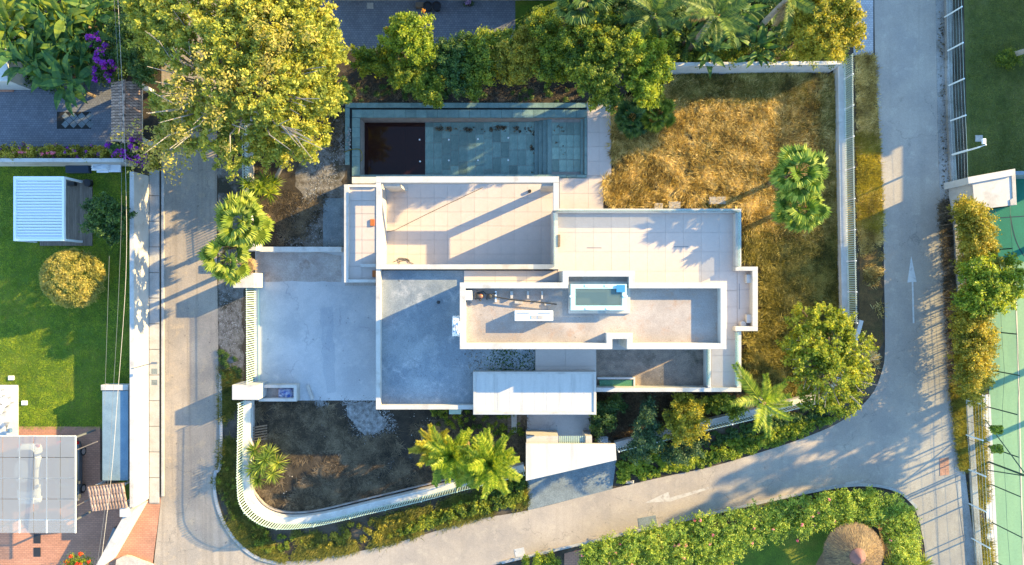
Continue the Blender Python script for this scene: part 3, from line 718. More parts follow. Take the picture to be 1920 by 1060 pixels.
# pergola frame round the sunken patio
fr_out = [(705,331),(1048,329),(1048,506),(705,506)]
ZR = 3.75
vp('pergola_beam', 'white', 705,331,1048,342.5,ZR-.55,ZR, .012)
vp('pergola_beam', 'white', 1037.5,342.8,1048,395,ZR-.55,ZR-.003, .012)
vp('patio_wall', 'white', 705,342.8,713.7,505,0,2.5)
vp('pergola_beam', 'white', 705,342.8,714,505,ZR-.5,ZR-.003,.012)
vp('pergola_column', 'white', 705.5,470,713,504,2.502,ZR-.51)
vp('patio_wall', 'white', 714.3,496,1048,505,0,ZR-.006)
vp('pergola_column', 'white', 719,345,750,349.5,0,ZR-.56)
vp('pergola_column', 'white', 1016,344,1044,349,0,ZR-.56)
pf = MB(); a = W(722,345.5); b = W(1040,498); pf.box(a.x-.3,b.y-.2,0.02,b.x,a.y,.10); patio = pf.build('patio_floor', MT['tilejoint'], villa)
tiles(patio, fl_me, 'tile', a.x-.3, b.y-.2, b.x, a.y, 1.0, 1.0, .135, .006)
# slim corner lean-to at the left
vp('side_terrace_wall', 'white', 645,346,704.5,530,0,2.4)
t0, t1 = W(653,352,2.44), W(704.6,524,2.44)
st_ = MB().box(t0.x,t1.y,2.401,t1.x,t0.y,2.42).build('side_terrace', MT['tilejoint'], villa)
tiles(st_, fl_me, 'tilestain', t0.x,t1.y,t1.x,t0.y, 1.0, 1.0, 2.455)
vp('parapet', 'white', 645,346,653,530,2.4,2.85, .01)
vp('parapet', 'white', 653.2,524,704.5,530,2.4,2.845, .01)
vp('parapet', 'whiteold', 653.2,346,704.5,351,2.4,2.62, .01)
vp('parapet', 'white', 676,495,704.5,501,2.4,2.9, .01)
vp('ledge', 'driveold', 647,530.3,703,536,0,.9)
vp('pool_side_wall', 'whiteold', 660,332,704.6,344,0,1.2)
for (a,b) in ((699,418),(714,422),(703,514)):
    w = W(a,b,2.5 if a != 714 else .2); zb = 2.456 if a != 714 else .136; MB().box(w.x-.18,w.y-.22,zb,w.x+.12,w.y+.25,zb+.1).build('rusty_bracket', MT['rust'], villa)
# main terrace storey with the narrow strip in front of the lower left roof
def tb(x0,y0,x1,y1,z1,z0=0.0): a=W(x0,y0,z1); b=W(x1,y1,z1); return (a.x,b.y,z0,b.x,a.y,z1)
m = MB()
m.box(*tb(1037,393,1389,655,ZD-.06)).box(*tb(870,507.5,1036.8,560,ZD-.06,ZB+.01)).box(*tb(1334,655.2,1389,734,ZD-.06)).box(*tb(1389.2,501,1419,620,ZD-.06)).box(*tb(1003.5,640,1118,720,ZD-.06,0))
m.build('terrace_storey', MT['white'], villa)
ter = MB().box(*tb(1046,400,1382,656,ZD-.03,ZD-.058)).build('terrace', MT['tilejoint'], villa)
T0, T1 = W(1046,400,ZD), W(1382,545,ZD); tiles(ter, fl_me, 'tile2', T0.x,T1.y,T1.x,T0.y, 1.22,1.22, ZD+.003, .005, .03)
ter2 = MB().box(*tb(870,507.5,1046,545,ZD-.03,ZD-.058)).build('terrace', MT['tilejoint'], villa)
T0, T1 = W(870,508,ZD), W(1045.6,545,ZD); tiles(ter2, fl_me, 'tile2', T0.x,T1.y,T1.x,T0.y, 2.6,.7, ZD+.003, .008, .03)
ter3 = MB().box(*tb(1334,545.5,1382,728,ZD-.03,ZD-.058)).box(*tb(1382.3,507,1411,613,ZD-.03,ZD-.058)).build('terrace', MT['tilejoint'], villa)
T0, T1 = W(1334,545.5,ZD), W(1382,728,ZD); tiles(ter3, fl_me, 'tile2', T0.x,T1.y,T1.x,T0.y, 1.2,1.2, ZD+.003, .008, .03)
T0, T1 = W(1382.3,508,ZD), W(1411,613,ZD); tiles(ter3, fl_me, 'tile2', T0.x,T1.y,T1.x,T0.y, 1.2,1.2, ZD+.003, .008, .03)
ter4 = MB().box(*tb(1004,655,1117,719,ZD-.03,ZD-.058)).build('terrace', MT['tilejoint'], villa)
T0, T1 = W(1004,655,ZD), W(1117,719,ZD); tiles(ter4, fl_me, 'tile', T0.x,T1.y,T1.x,T0.y, 2.3,1.2, ZD+.003, .008, .03)
P1, P2 = ZD+.25, ZD+.62
vp('parapet', 'white', 1040,391.5,1390,399.5,ZD-.05,P1, .01)
vp('parapet', 'white', 1037.5,399.8,1046,504.5,ZD-.05,P1+.18, .01)
vp('parapet', 'white', 1379,399.8,1390,500,ZD-.05,P2-.1, .01)
vp('parapet', 'white', 1379,500.3,1421,508,ZD-.05,P2, .01)
vp('parapet', 'white', 1411,508.3,1421,612,ZD-.05,P2, .01)
vp('parapet', 'white', 1379,612.3,1421,621,ZD-.05,P2, .01)
vp('parapet', 'white', 1382,621.3,1390,727,ZD-.05,P1+.1, .01)
vp('parapet', 'white', 1118,727.3,1390,735,ZD-.9,P1+.1, .01)
vp('parapet', 'white', 1327,652,1333.6,727,ZD-.9,P1+.15, .01)
for (x0,y0,x1,y1) in ((1044,393.5,1388,394.6),(1387.2,395,1388.3,500),(1039.5,400,1040.6,500),(1330,656,1331,724),(1384.5,624,1385.5,725)):
    vp('glass_balustrade', 'glass', x0,y0,x1,y1,P1,ZD+1.0)
# niche seats
vp('niche_seat', 'white', 1400,515,1411,531,ZD,ZD+.4, .02); vp('niche_seat', 'white', 1400,590,1411,606,ZD,ZD+.4, .02)
w = W(1391,608,ZD); MB().lathe((w.x,w.y,ZD), [(0,0),(.22,0),(.24,.2),(.2,.32),(0,.33)], 14).build('vent_cowl', MT['stone'], villa)
for (x,y,l) in ((1114,465,26),(1277,463,26)):
    w = W(x,y,ZD); MB().box(w.x-l/50,w.y-.025,ZD+.004,w.x+l/50,w.y+.025,ZD+.012).build('slot_drain', MT['greymetal'], villa)
w = W(1386,556,ZD); MB().box(w.x-.02,w.y-.9,ZD+.004,w.x+.02,w.y+.9,ZD+.012).build('slot_drain', MT['greymetal'], villa)
# leaning wooden board on the terrace
o = pbox(1046.5,440,1050.5,462,ZD+.01,ZD+.5).build('board', MT['palletwood']); tag(o, 'narrow wooden board leaning inside the left parapet of the big beige terrace', 'board')
# planter terrace filled with earth
vp('planter_base', 'white', 1118.5,655,1326.5,727,0,2.45)
a = W(1118,640,2.6); b = W(1328,730,2.6); MB().box(a.x,b.y,2.451,b.x,a.y,2.6).build('planter_soil', MT['dirt'], villa)
vp('planter_base', 'whiteold', 1120,708,1191,711.5,2.45,2.95)
vp('planter_base', 'whiteold', 1188,711.8,1191,727,2.45,2.95)
gg = pbox(1124,713,1188,726,2.62,2.9).build('glass_box', MT['greenglass'], villa)
# upper block
outC = [(862,530),(1055,530),(1055,508),(1190,508),(1190,530),(1362,530),(1362,655),(1175.5,655),(1175.5,636),(1148,636),(1148,655),(862,655)]
MB().prism([tuple(W(a,b,6.9)[:2]) for a,b in outC], ZD-.05+.001, ZC-.2).build('upper_wall', MT['white'], villa)
MB().prism(inset([tuple(W(a,b,6.9)[:2]) for a,b in outC][::-1], .15), ZC-.2+.001, ZC).build('upper_roof_deck', MT['roofC'], villa)
para('upper_parapet', outC, .38, ZC-.199, ZC+.68)
# skylight on the upper roof
sk = vp('skylight_curb', 'white', 1066,528,1182,588,ZC+.001,ZC+.16)
o1 = [(1070,533),(1175,533),(1175,582),(1070,582)]
MB().ring([tuple(W(a,b,ZC+.75)[:2]) for a,b in o1], .30, ZC+.66, ZC+.75).build('skylight_frame', MT['framegl'], villa, .01)
MB().ring([tuple(W(a,b,ZC+.7)[:2]) for a,b in o1], .05, ZC+.161, ZC+.655).build('skylight_glass_side', MT['glass'], villa)
a = W(1077,540,ZC+.7); b = W(1167,575,ZC+.7); MB().box(a.x,b.y,ZC+.69,b.x,a.y,ZC+.71).build('skylight_pane', MT['skyglass'], villa)
pbox(1081,543,1163,572,ZC+.162,ZC+.2).build('skylight_floor', MT['greymetal'], villa)
for (x,y) in ((1101,536),(1138,536),(1102,579),(1141,579),(1072,556),(1173,556)):
    w = W(x,y,ZC+.8); MB().box(w.x-.13,w.y-.06,ZC+.751,w.x+.13,w.y+.06,ZC+.79).build('skylight_clamp', MT['metalw'], villa)
w = W(1166,538,ZC+.8); o = MB().box(w.x-.35,w.y-.35,ZC+.80,w.x+.2,w.y+.12,ZC+.84).build('blue_film', MT['bluesheet']); tag(o, 'small blue film patch on the corner of the roof skylight', 'film')
vp('roof_vent_slab', 'white', 1116,514,1144,519,ZC+.001,ZC+.25)
# entrance canopy
vp('entrance_canopy', 'canopy', 887,697,1118,778,3.45,4.0, .012)
a = W(896,705,4.03); b = W(1110,770,4.03)
MB().ring([tuple(W(p,q,4.06)[:2]) for p,q in rect(887.5,697.5,1117.5,777.5)], .16, 4.001, 4.06).build('canopy_rim', MT['white'], villa, .008)
for i in range(1,10):
    x = 887+i*23.1; pbox(x-.15,705,x+.15,771,4.001,4.008).build('seam', MT['whiteold'], villa)
vp('drain_box', 'greenw', 842,768.3,864,777,0,2.3)
vp('entrance_wall', 'white', 990,742,996,772,0,3.44); vp('entrance_wall', 'white', 1100,742,1106,772,0,3.44)
# things lying on the upper roof
def rb(x0,y0,x1,y1,h,z=ZC): return pbox(x0,y0,x1,y1,z+.002,z+h)
ac = empty('air_conditioner', W(1001,592,ZC), 'long white twin-fan air conditioning unit on the upper roof', 'air conditioner')
rb(965,583,1037,602,.75).build('housing', MT['metalw'], ac, .02)
for x in (981,1021):
    w = W(x,587,ZC+.76); MB().box(w.x-.40,w.y-.03,ZC+.751,w.x+.40,w.y+.03,ZC+.775).build('grille', MT['greymetal'], ac)
for x in (1001,1013):
    w = W(x,595,ZC+.76); MB().box(w.x-.18,w.y-.12,ZC+.751,w.x+.18,w.y+.12,ZC+.78).build('hatch', MT['stone'], ac)
pl = empty('pump_set', W(906,555,ZC), 'cluster of dark pumps and pipes at the left end of the upper roof', 'pump')
m = MB()
for i in range(10):
    x, y = 886+rr.uniform(0,42), 546+rr.uniform(0,18); x2, y2 = x+rr.uniform(-12,12), y+rr.uniform(-6,6)
    m.tube([W(x,y,ZC+.1), W(x,y,ZC+.3+rr.random()*.2), W(x2,y2,ZC+.3), W(x2,y2,ZC+.05)], .045, 6)
m.build('pipework', MT['pipe'], pl)
for x in (896,901,918):
    w = W(x,556,ZC+.3); MB().lathe((w.x,w.y,ZC+.01), [(0,0),(.17,0),(.17,.36),(.1,.42),(0,.42)], 12).build('pump', MT['copper'] if x == 901 else MT['pipe'], pl, smooth=True)
rb(928,546,931,566,.3).build('support', MT['metalw'], pl)
o = rb(873,545,885,563,.6).build('service_box', MT['metalw'], None, .02); tag(o, 'small white square box beside the roof pumps', 'box')
for i,(a,b,c,d,l) in enumerate(((957,546,962,560,'first'),(988,546,992,560,'middle'),(1015,546,1018,561,'last'))):
    o = rb(a,b,c,d,.28).build('roof_block', MT['stone']); tag(o, ('short pale upright block nearest the roof pumps','pale block in the middle of the row behind the long roof pipe','pale block nearest the skylight along the roof pipe')[i], 'block', 'blocks under the roof pipe')
for i,(a,b,c,d) in enumerate(((965,564,980,570),(1021,568,1033,573))):
    o = rb(a,b,c,d,.14).build('roof_pad', MT['stone']); tag(o, ('flat pale pad under the middle of the roof pipe','flat pale pad near the right end of the roof pipe')[i], 'block', 'pads on the upper roof')
o = MB().tube([W(a,b,ZC+.35) for a,b in smooth_line([(925,556),(945,560),(975,564),(1010,567),(1044,571)],4)], .045, 6).build('roof_pipe', MT['pipe']); tag(o, 'long thin dark pipe running from the pumps across the upper roof', 'pipe')
o = MB().lathe(tuple(W(879,568,ZC+.002)), [(0,0),(.16,0),(.16,.06),(.1,.06),(.1,.03),(0,.03)], 14).build('roof_drain', MT['greymetal'], None); tag(o, 'small round drain in the left corner of the upper roof', 'drain')
w = W(806,583,ZB); o = MB().lathe((w.x+.6,w.y+.6,ZB+.002), [(0,0),(.12,0),(.10,.22),(0,.25)], 12).build('roof_outlet', MT['pipe']); tag(o, 'small dark outlet on the grey lower roof', 'drain')
# wrapped bundle over the left parapet of the upper block
def lumpy(name, x0,y0,x1,y1,z0,z1,mt_,label,cat,seed=0,n=14,amp=.08,group=None):
    r = np.random.default_rng(seed); a = W(x0,y0,z1); b = W(x1,y1,z1); c = (a+b)/2; hx, hy = abs(b.x-a.x)/2, abs(a.y-b.y)/2; m = MB(); vs = []; fs = []
    for i in range(n+1):
        for j in range(n+1):
            u, v = i/n*2-1, j/n*2-1; e = (1-abs(u)**4)*(1-abs(v)**4)
            vs.append((c.x+u*hx*(1+r.normal()*.03), c.y+v*hy*(1+r.normal()*.03), z0+(z1-z0)*(max(e,0)**.4)*(1+r.normal()*amp)))
    fs = [(i*(n+1)+j,(i+1)*(n+1)+j,(i+1)*(n+1)+j+1,i*(n+1)+j+1) for i in range(n) for j in range(n)]
    m.add(vs, fs); m.box(c.x-hx*.95,c.y-hy*.95,z0-.02,c.x+hx*.95,c.y+hy*.95,z0+.01)
    o = m.build(name, MT[mt_], None, smooth=True); return tag(o, label, cat, group)
lumpy('wrapped_bundle', 846,594,864,633,6.0,7.0,'whitefab','lumpy white wrapped bundle hanging over the left parapet of the upper roof','bundle',1)
# patio drain and cable heap
w = W(993,359.5); o = MB().lathe((w.x,w.y,.137), [(0,0),(.13,0),(.12,.22),(0,.22)], 14).build('floor_vent', MT['black']); tag(o, 'small round black vent on the patio floor near the pergola corner', 'vent')
m = MB()
for i in range(3):
    m.tube([W(738+30*t/8+i*4+4*math.sin(t*1.3+i), 491-7*math.sin(t/8*3.1)+i*2, .18) for t in range(9)], .02, 5)
tag(m.build('loose_cable', MT['pipe']), 'loops of thin dark cable on the lower left of the patio floor', 'cable')
m = MB().tube([W(a,b,.17) for a,b in ((722,436),(740,432),(800,402),(850,378),(905,352))], .018, 5); tag(m.build('slack_cable', MT['pipe']), 'thin dark cable lying diagonally across the patio floor', 'cable')

# windows and doors in the outer walls
def window(x0, z0, x1, z1, y=None, x=None, s=1):
    """on a wall facing +-Y (give y) or +-X (give x)"""
    if y is not None: f = MB().box(x0, y, z0, x1, y+.05*s, z1); g_ = MB().box(x0+.07, y+.051*s, z0+.07, x1-.07, y+.06*s, z1-.07); mu = MB().box((x0+x1)/2-.03, y+.061*s, z0+.07, (x0+x1)/2+.03, y+.075*s, z1-.07)
    else: f = MB().box(x, x0, z0, x+.05*s, x1, z1); g_ = MB().box(x+.051*s, x0+.07, z0+.07, x+.06*s, x1-.07, z1-.07); mu = MB().box(x+.061*s, (x0+x1)/2-.03, z0+.07, x+.075*s, (x0+x1)/2+.03, z1-.07)
    fo = f.build('window', MT['greymetal'], villa); g_.build('pane', MT['glassdark'], fo); mu.build('mullion', MT['greymetal'], fo)
yS = W(0,767,ZB-.1).y
for xx in (-9.0,-6.2,-3.9): window(xx, .9, xx+1.6, 2.3, y=yS, s=-1)
xW = W(706.5,0,ZB-.1).x
for yy in (-7.5,-4.6,-2.0): window(yy, .9, yy+1.5, 2.3, x=xW, s=-1)
yU = W(0,655,6.9).y
for xx in (-2.8,.2,3.2): window(xx, 4.1, xx+1.8, 5.6, y=yU, s=-1)
for xx in (8.4,11.0): window(xx, 3.75, xx+1.9, 5.7, y=yU, s=-1)
yN = W(0,393,ZD-.06).y
for xx in (4.2,7.6,11.0,14.0): window(xx, .3, xx+2.2, 2.6, y=yN, s=1)
xE = W(1389,0,ZD-.06).x
for yy in (-6.8,1.8): window(yy, .6, yy+2.0, 2.4, x=xE, s=1)
window(2.0, 3.5, 3.8, 5.6, y=W(0,530,6.9).y, s=1)
# pool terrace
pt = sheet('pool_terrace', [(1048,335),(1100,335),(1100,193),(1146,206),(1146,330),(1131,338),(1131,394),(1040,394)], .10, 'tilejoint', thick=.1)
for (a,b,c,d,nx,ny) in ((1101,195,1145,330,2,5),(1049,335,1130,392,3,2)):
    p = W(a,b); q = W(c,d); tiles(pt, fl_me, 'tile2', p.x,q.y,q.x,p.y,(q.x-p.x)/nx,(p.y-q.y)/ny,.135,.006,.03)
# stepping blocks beside the terrace
for i,(a,b,c,d,l) in enumerate(((1227,381,1243,392,'small pale stone slab by the terrace wall, left of the pair'),(1254,378,1276,391,'pale stone slab by the terrace wall, right of the pair'),(1330,369,1361,383,'large pale stone slab in the dry grass near the terrace corner'),(1363,704,1392,722,'worn pale slab in the grass beside the lower right terrace corner'))):
    o = pbox(a,b,c,d,0,.3).build('stone_slab', MT['stone'], None, .03); tag(o, l, 'stone slab')

# =============================================================== WALLS AND FENCES OF THE PLOT
pick_me = MB().box(-.042,-.015,0,.042,.015,1).mesh('picket')
def picket_fence(name, line_w, z0, z1, label, step=.19, mt_='greenw', posts=0, tilt=0):
    pts = along(line_w, step); c = pts[len(pts)//2]
    root = empty(name, (c[0],c[1],0), label, 'fence')
    for (x,y,a) in pts[:299]:
        o = link('picket', pick_me, MT[mt_], root, (x,y,z0)); o.rotation_euler = (0,0,a); o.scale = (1,1,z1-z0)
    for z in (z0+.12, z1-.2):
        MB().tube([(p[0],p[1],z) for p in offset_line(line_w, -.03)], .025, 4).build('rail', MT[mt_], root)
    for (x,y,a) in pts[::14]:
        MB().box(x-.04,y-.04,max(z0-.1,0),x+.04,y+.04,z1+.04).build('post', MT[mt_], root)
    return root
def wall_run(name, line_px, w, z1, mt_, label, zpx=None, z0=0):
    zz = z1 if zpx is None else zpx
    p = smooth_line([tuple(W(a,b,zz)[:2]) for a,b in line_px], 5) if len(line_px) > 2 else [tuple(W(a,b,zz)[:2]) for a,b in line_px]
    q = offset_line(p, w); m = MB(); n = len(p)
    vs = [(a[0],a[1],z) for z in (z0,z1) for a in p] + [(a[0],a[1],z) for z in (z0,z1) for a in q]; fs = []
    for i in range(n-1): fs += [(i+n,i+1+n,i+1+3*n,i+3*n),(i,i+1,i+1+n,i+n),(i+2*n,i+3*n,i+1+3*n,i+1+2*n)]
    fs += [(0,n,3*n,2*n),(n-1,3*n-1,4*n-1,2*n-1)]
    m.add(vs,fs); o = m.build(name, MT[mt_]); tag(o, label, 'wall'); return o, p, q
wz = .8
_, sw_out, sw_in = wall_run('garden_wall', [(457,752),(455,850),(455,905),(461,940),(486,968),(530,983),(600,978),(700,955),(800,931),(875,911),(984,884)], .52, wz, 'whiteold', 'low white wall curving round the lower left corner of the plot')
wall_run('border_kerb', [(474,760),(472,900),(480,930),(505,954),(545,963),(600,958),(700,934),(800,910),(870,893)], .10, .25, 'driveold', 'thin pale kerb just inside the curved lower left wall', zpx=.25)
picket_fence('picket_fence', offset_line(sw_out, .08), wz, 2.1, 'pale green picket fence on the curved lower left wall')
_, se_out, se_in = wall_run('garden_wall', [(1156,841),(1230,823),(1330,799),(1440,773),(1535,749)], .45, wz, 'whiteold', 'low white wall between the lower right garden and the planted slope')
picket_fence('picket_fence', offset_line(se_out, .07), wz, 2.1, 'pale picket fence on the wall above the planted slope', mt_='metalw', step=.2)
_, e_out, e_in = wall_run('garden_wall', [(1592,604),(1587,350),(1584,112)], .50, wz, 'whiteold', 'long straight low white wall along the right side of the dry yard')
picket_fence('picket_fence', offset_line(e_out, .07), wz, 2.15, 'long white picket fence beside the right-hand road', mt_='metalw', step=.16)
wall_run('garden_wall', [(1612,600),(1600,640),(1575,700),(1535,749)], .3, .5, 'whiteold', 'low curved wall end hidden under the bright green tree', zpx=.5)
wall_run('boundary_wall', [(1578,121),(1250,124)][::-1], .25, 2.1, 'whiteold', 'tall weathered white wall along the top of the dry yard')
wall_run('garden_wall', [(476,470),(470,360),(466,150)][::-1], -.4, wz, 'whiteold', 'low white wall under the big tree at the left of the plot')
picket_fence('picket_fence', [tuple(W(a,b,wz)[:2]) for a,b in [(463,160),(467,360),(472,440)]], wz, 2.0, 'short white fence half hidden by the palms and the big tree', step=.2, mt_='metalw')
wall_run('drive_wall', [(640,463),(487,463)], .36, .6, 'whiteold', 'low white kerb wall at the top of the driveway')
gl = [tuple(W(a,b,.1)[:2]) for a,b in [(479,538),(480,718)]]
gate = picket_fence('sliding_gate', gl, .12, 1.95, 'long pale green slatted sliding gate across the driveway', step=.17)
gate['category'] = 'gate'
band('gate_track', [(484,536),(485,718)], .12, .046, .08, 'greenw')
o = pbox(437,512,476,540,0,2.0).build('gate_pillar', MT['white'], None, .02); tag(o, 'white gate pillar under the two fan palms', 'pillar')
o = pbox(452,455,480,470,0,1.5).build('gate_pillar', MT['white'], None, .02); tag(o, 'small white pillar between the upper fan palm and the drive wall', 'pillar')
o = pbox(435,722,484,750,0,2.0).build('gate_pillar', MT['white'], None, .02); tag(o, 'broad white gate pillar at the lower end of the sliding gate', 'pillar')
bx = empty('bin_enclosure', W(520,737), 'long white open-topped enclosure next to the lower gate pillar', 'enclosure')
MB().ring([tuple(W(a,b,.9)[:2]) for a,b in rect(485,722,556,753)], .22, 0, .9).build('wall', MT['white'], bx, .01)
a = W(490,727,.2); b = W(551,748,.2); MB().box(a.x,b.y,.06,b.x,a.y,.2).build('floor', MT['driveold'], bx)
lumpy('plastic_bag', 519,729,549,748,.2,.55,'bluebag','crumpled blue and white plastic bags inside the white enclosure','bag',2,16,.2)
o = MB().prism([tuple(W(a,b,.2)[:2]) for a,b in ((574,724),(579,722),(588,748),(583,750))], .05, .2).build('plank', MT['stone']); tag(o, 'short pale plank lying on the drive beside the enclosure', 'plank')
# entrance path, gate canopy, steps
sheet('entrance_path', rect(988,760,1107,828), .05, 'drive', thick=.05)
o = MB().prism([tuple(W(a,b,2.7)[:2]) for a,b in ((986,832),(1154,833),(1156,863),(986,902))], 2.4, 2.7).build('roof_slab', MT['canopy'], None, .01)
gc = empty('gate_canopy', W(1070,860), 'white wedge-shaped canopy over the street entrance', 'canopy'); o.parent = gc; o.location = -Vector(gc.location)
pbox(987,818,1047,832,0,2.2).build('side_wall', MT['white'], gc); pbox(1098,818,1110,832,0,2.2).build('side_wall', MT['white'], gc)
pbox(990,845,996,885,0,2.38).build('wall', MT['white'], gc); pbox(1146,840,1152,858,0,2.38).build('wall', MT['white'], gc)
for i in range(14): pbox(1049+i*3.5,818,1051+i*3.5,831,1.95,2.05).build('slat', MT['greenw'], gc)
o = empty('pallet', W(964,795), 'weathered wooden pallet walkway left of the entrance path', 'pallet')
for i in range(9):
    pbox(951+rr.uniform(-1,1),776+i*4,976+rr.uniform(-1,1),779+i*4,.10,.14).build('board', MT['palletwood'], o)
pbox(959,776,969,812,.14,.18).build('runner', MT['stone'], o)
for i in range(2): pbox(952+i*21,776,955+i*21,812,.01,.10).build('bearer', MT['palletwood'], o)
p2 = empty('pallet', W(478,815), 'tilted wooden pallet against the left garden wall above the spiky plant', 'pallet')
for i in range(6):
    a = W(467,802+i*5,.3); MB().prism([(a.x,a.y),(a.x+1.35,a.y+.22),(a.x+1.35,a.y+.12),(a.x,a.y-.1)], .26, .29).build('board', MT['palletwood'], p2)
a = W(467,802,.2); MB().box(a.x+.1,a.y-1.1,.15,a.x+.2,a.y,.25).build('bearer', MT['palletwood'], p2)
lumpy('rubble_bag', 1120,821,1142,832,.05,.7,'whitefab','crumpled whitish bag beside the street entrance wall','bag',5,12,.25)
w = W(1114,826); o = MB().lathe((w.x,w.y,.03), [(0,0),(.18,0),(.22,.4),(.18,.4),(.15,.1),(0,.1)], 14).build('flower_pot', MT['cap']); tag(o, 'small terracotta pot next to the whitish bag', 'pot')
lumpy('white_block', 1170,902,1190,908,.02,.2,'stone','pale broken stones at the road edge by the planted slope','stones',8,8,.3)

# =============================================================== LEFT NEIGHBOURS
def gwall(name, x0,y0,x1,y1,z1,label,mt_='white',z0=0): o = pbox(x0,y0,x1,y1,z0,z1).build(name, MT[mt_], None, .01); return tag(o, label, 'wall')
gwall('boundary_wall', 243,322,251,952,2.1,'tall straight white wall between the left lawn and the sidewalk')
gwall('boundary_wall', -150,297,232,304,1.9,'white wall below the flowering hedge at the upper left')
o = MB().prism([tuple(W(a,b,1.9)[:2]) for a,b in ((240,952),(252,955),(190,1064),(178,1064))], 0, 1.9).build('boundary_wall', MT['white']); tag(o, 'slanting white wall continuing down from the tall straight wall', 'wall')
o = pbox(224,952,240,970,0,2.2).build('gate_pillar', MT['white'], None, .02); tag(o, 'small white pillar at the foot of the tall straight wall', 'pillar')
o = MB().prism([tuple(W(a,b,1.2)[:2]) for a,b in ((212,990),(222,994),(196,1064),(184,1064))], .8, 1.2).build('sliding_gate', MT['greymetal']); tag(o, 'grey panel gate along the inside of the slanting white wall', 'gate')
o = MB().prism([tuple(W(a,b,.3)[:2]) for a,b in smooth_line([(218,1050),(235,1043),(262,1052),(285,1064),(215,1072)],3)], .0, .3).build('kerb_planter', MT['stone']); tag(o, 'pale rounded planter edge at the bottom left corner', 'planter')
# louvred pergola and deck
dk = empty('deck', W(146,398), 'weathered timber deck under and beside the white louvred pergola', 'deck')
for i in range(40):
    x = 42+i*3.27; y1 = 461 if x > 72 else 448
    a = W(x,337 if x>118 else 345,.12); b = W(x+3.0,y1,.12); MB().box(a.x,b.y,.02,b.x,a.y,.12).build('board', MT['wood'], dk)
pg = empty('louvred_pergola', W(80,395), 'white pergola with horizontal louvres on the left lawn', 'pergola')
ZP = 2.5
MB().ring([tuple(W(a,b,ZP)[:2]) for a,b in rect(25,331,120,452)], .16, ZP-.22, ZP).build('frame', MT['slat'], pg, .01)
for i in range(21):
    y0 = 335.5+i*5.4; a = W(29.3,y0,ZP-.03); b = W(115.8,y0+4.5,ZP-.03)
    vs = [(a.x,a.y,ZP-.02),(b.x,a.y,ZP-.02),(b.x,b.y,ZP-.09),(a.x,b.y,ZP-.09)]; MB().add(vs+[(v[0],v[1],v[2]-.02) for v in vs], [(0,3,2,1),(4,5,6,7),(0,1,5,4),(2,3,7,6),(1,2,6,5),(3,0,4,7)]).build('louvre', MT['slat'], pg)
for (a,b) in ((27,333),(118,333),(27,450),(118,450)):
    w = W(a,b,ZP-.2); MB().box(w.x-.08,w.y-.08,.02,w.x+.08,w.y+.08,ZP-.22).build('post', MT['slat'], pg)
o = pbox(125,340,139,348,.12,.5).build('wicker_stool', MT['black'], None, .03); tag(o, 'dark low rectangular stool on the timber deck by the pergola', 'stool')
w = W(163,343,.5); o = MB().lathe((w.x,w.y,.12), [(0,0),(.26,0),(.28,.4),(.2,.42),(0,.42)], 18).build('round_stool', MT['pot']); tag(o, 'round dark stool in the top right corner of the deck', 'stool')
# sofa with covers by the wall
so = empty('garden_sofa', W(145,315), 'low sofa with dark blue-grey cushions beside the white wall', 'sofa')
pbox(122,304,166,324,.02,.45).build('seat', MT['navyfab'], so, .05); pbox(122,303,166,308,.45,.75).build('backrest', MT['navyfab'], so, .04)
tbv = empty('garden_table', W(202,315), 'pale two-leaf table beside the dark sofa', 'table')
pbox(181,308,203,324,.6,.66).build('leaf', MT['whitefab'], tbv, .01); pbox(203.6,306,226,323,.6,.66).build('leaf', MT['whitefab'], tbv, .01)
for (a,b) in ((184,311),(222,310),(184,321),(222,320)): w = W(a,b,.6); MB().box(w.x-.03,w.y-.03,0,w.x+.03,w.y+.03,.6).build('leg', MT['greymetal'], tbv)
lumpy('parasol_cover', 168,305,202,319,.7,.95,'whitefab','folded white and blue fabric lying on the pale table','fabric',6,14,.2)
# green-grey roofed store along the wall
stv = empty('long_store', W(215,812), 'long narrow store with a blue-grey roof against the white wall', 'shed')
pbox(193,733,238,900,0,1.7).build('wall', MT['whiteold'], stv); a = W(192,733,1.76); b = W(240,901,1.76); MB().box(a.x,b.y,1.705,b.x,a.y,1.76).build('roof', MT['bluecover'], stv)
pbox(189,722,240,732,1.2,1.85).build('roof_edge', MT['white'], stv, .01)
def clay_roof(root, x0,y0,x1,y1, zr, ze, rows_along_y, nrow, nlen, mt_, ridge=True):
    """barrel tiles running down from a ridge; world rectangle"""
    half = MB(); k = 6
    vs = []; 
    for s_ in (0,1):
        for i in range(k+1):
            t = math.pi*i/k; vs.append((s_, .5*math.cos(t), .42*math.sin(t)))
    half.add(vs, [(i,i+1,i+k+2,i+k+1) for i in range(k)]); me = half.mesh('roof_tile')
    return me
def tile_side(root, me, mt_, ridge_a, ridge_b, eave_a, nrow, nlen):
    """ridge_a->ridge_b the high edge; eave_a below ridge_a"""
    R = ridge_b-ridge_a; D = eave_a-ridge_a; step = D/nlen; pitch = R.length/nrow; d = D.normalized(); y = R.normalized(); z = d.cross(y)
    if z.z < 0: z = -z
    for i in range(nrow):
        for j in range(nlen):
            o = link('roof_tile', me, MT[mt_], root, ridge_a+R*((i+.5)/nrow)+step*j+z*(.05+.0*j))
            M = Matrix((d*step.length*1.12, y*pitch*1.02, z*pitch*.85)).transposed(); 
            tilt = Matrix.Rotation(rr.uniform(-.02,.02), 3, z); o.matrix_local = Matrix.Translation(o.location) @ (tilt @ M).to_4x4()
tm = clay_roof(None,0,0,0,0,0,0,0,0,0,'clay')
tr = empty('tiled_gate_roof', W(238,208), 'long narrow gate roof of old brownish clay tiles above the paved court', 'roof')
ra, rb_ = W(233,164,3.2), W(233,250,3.2)
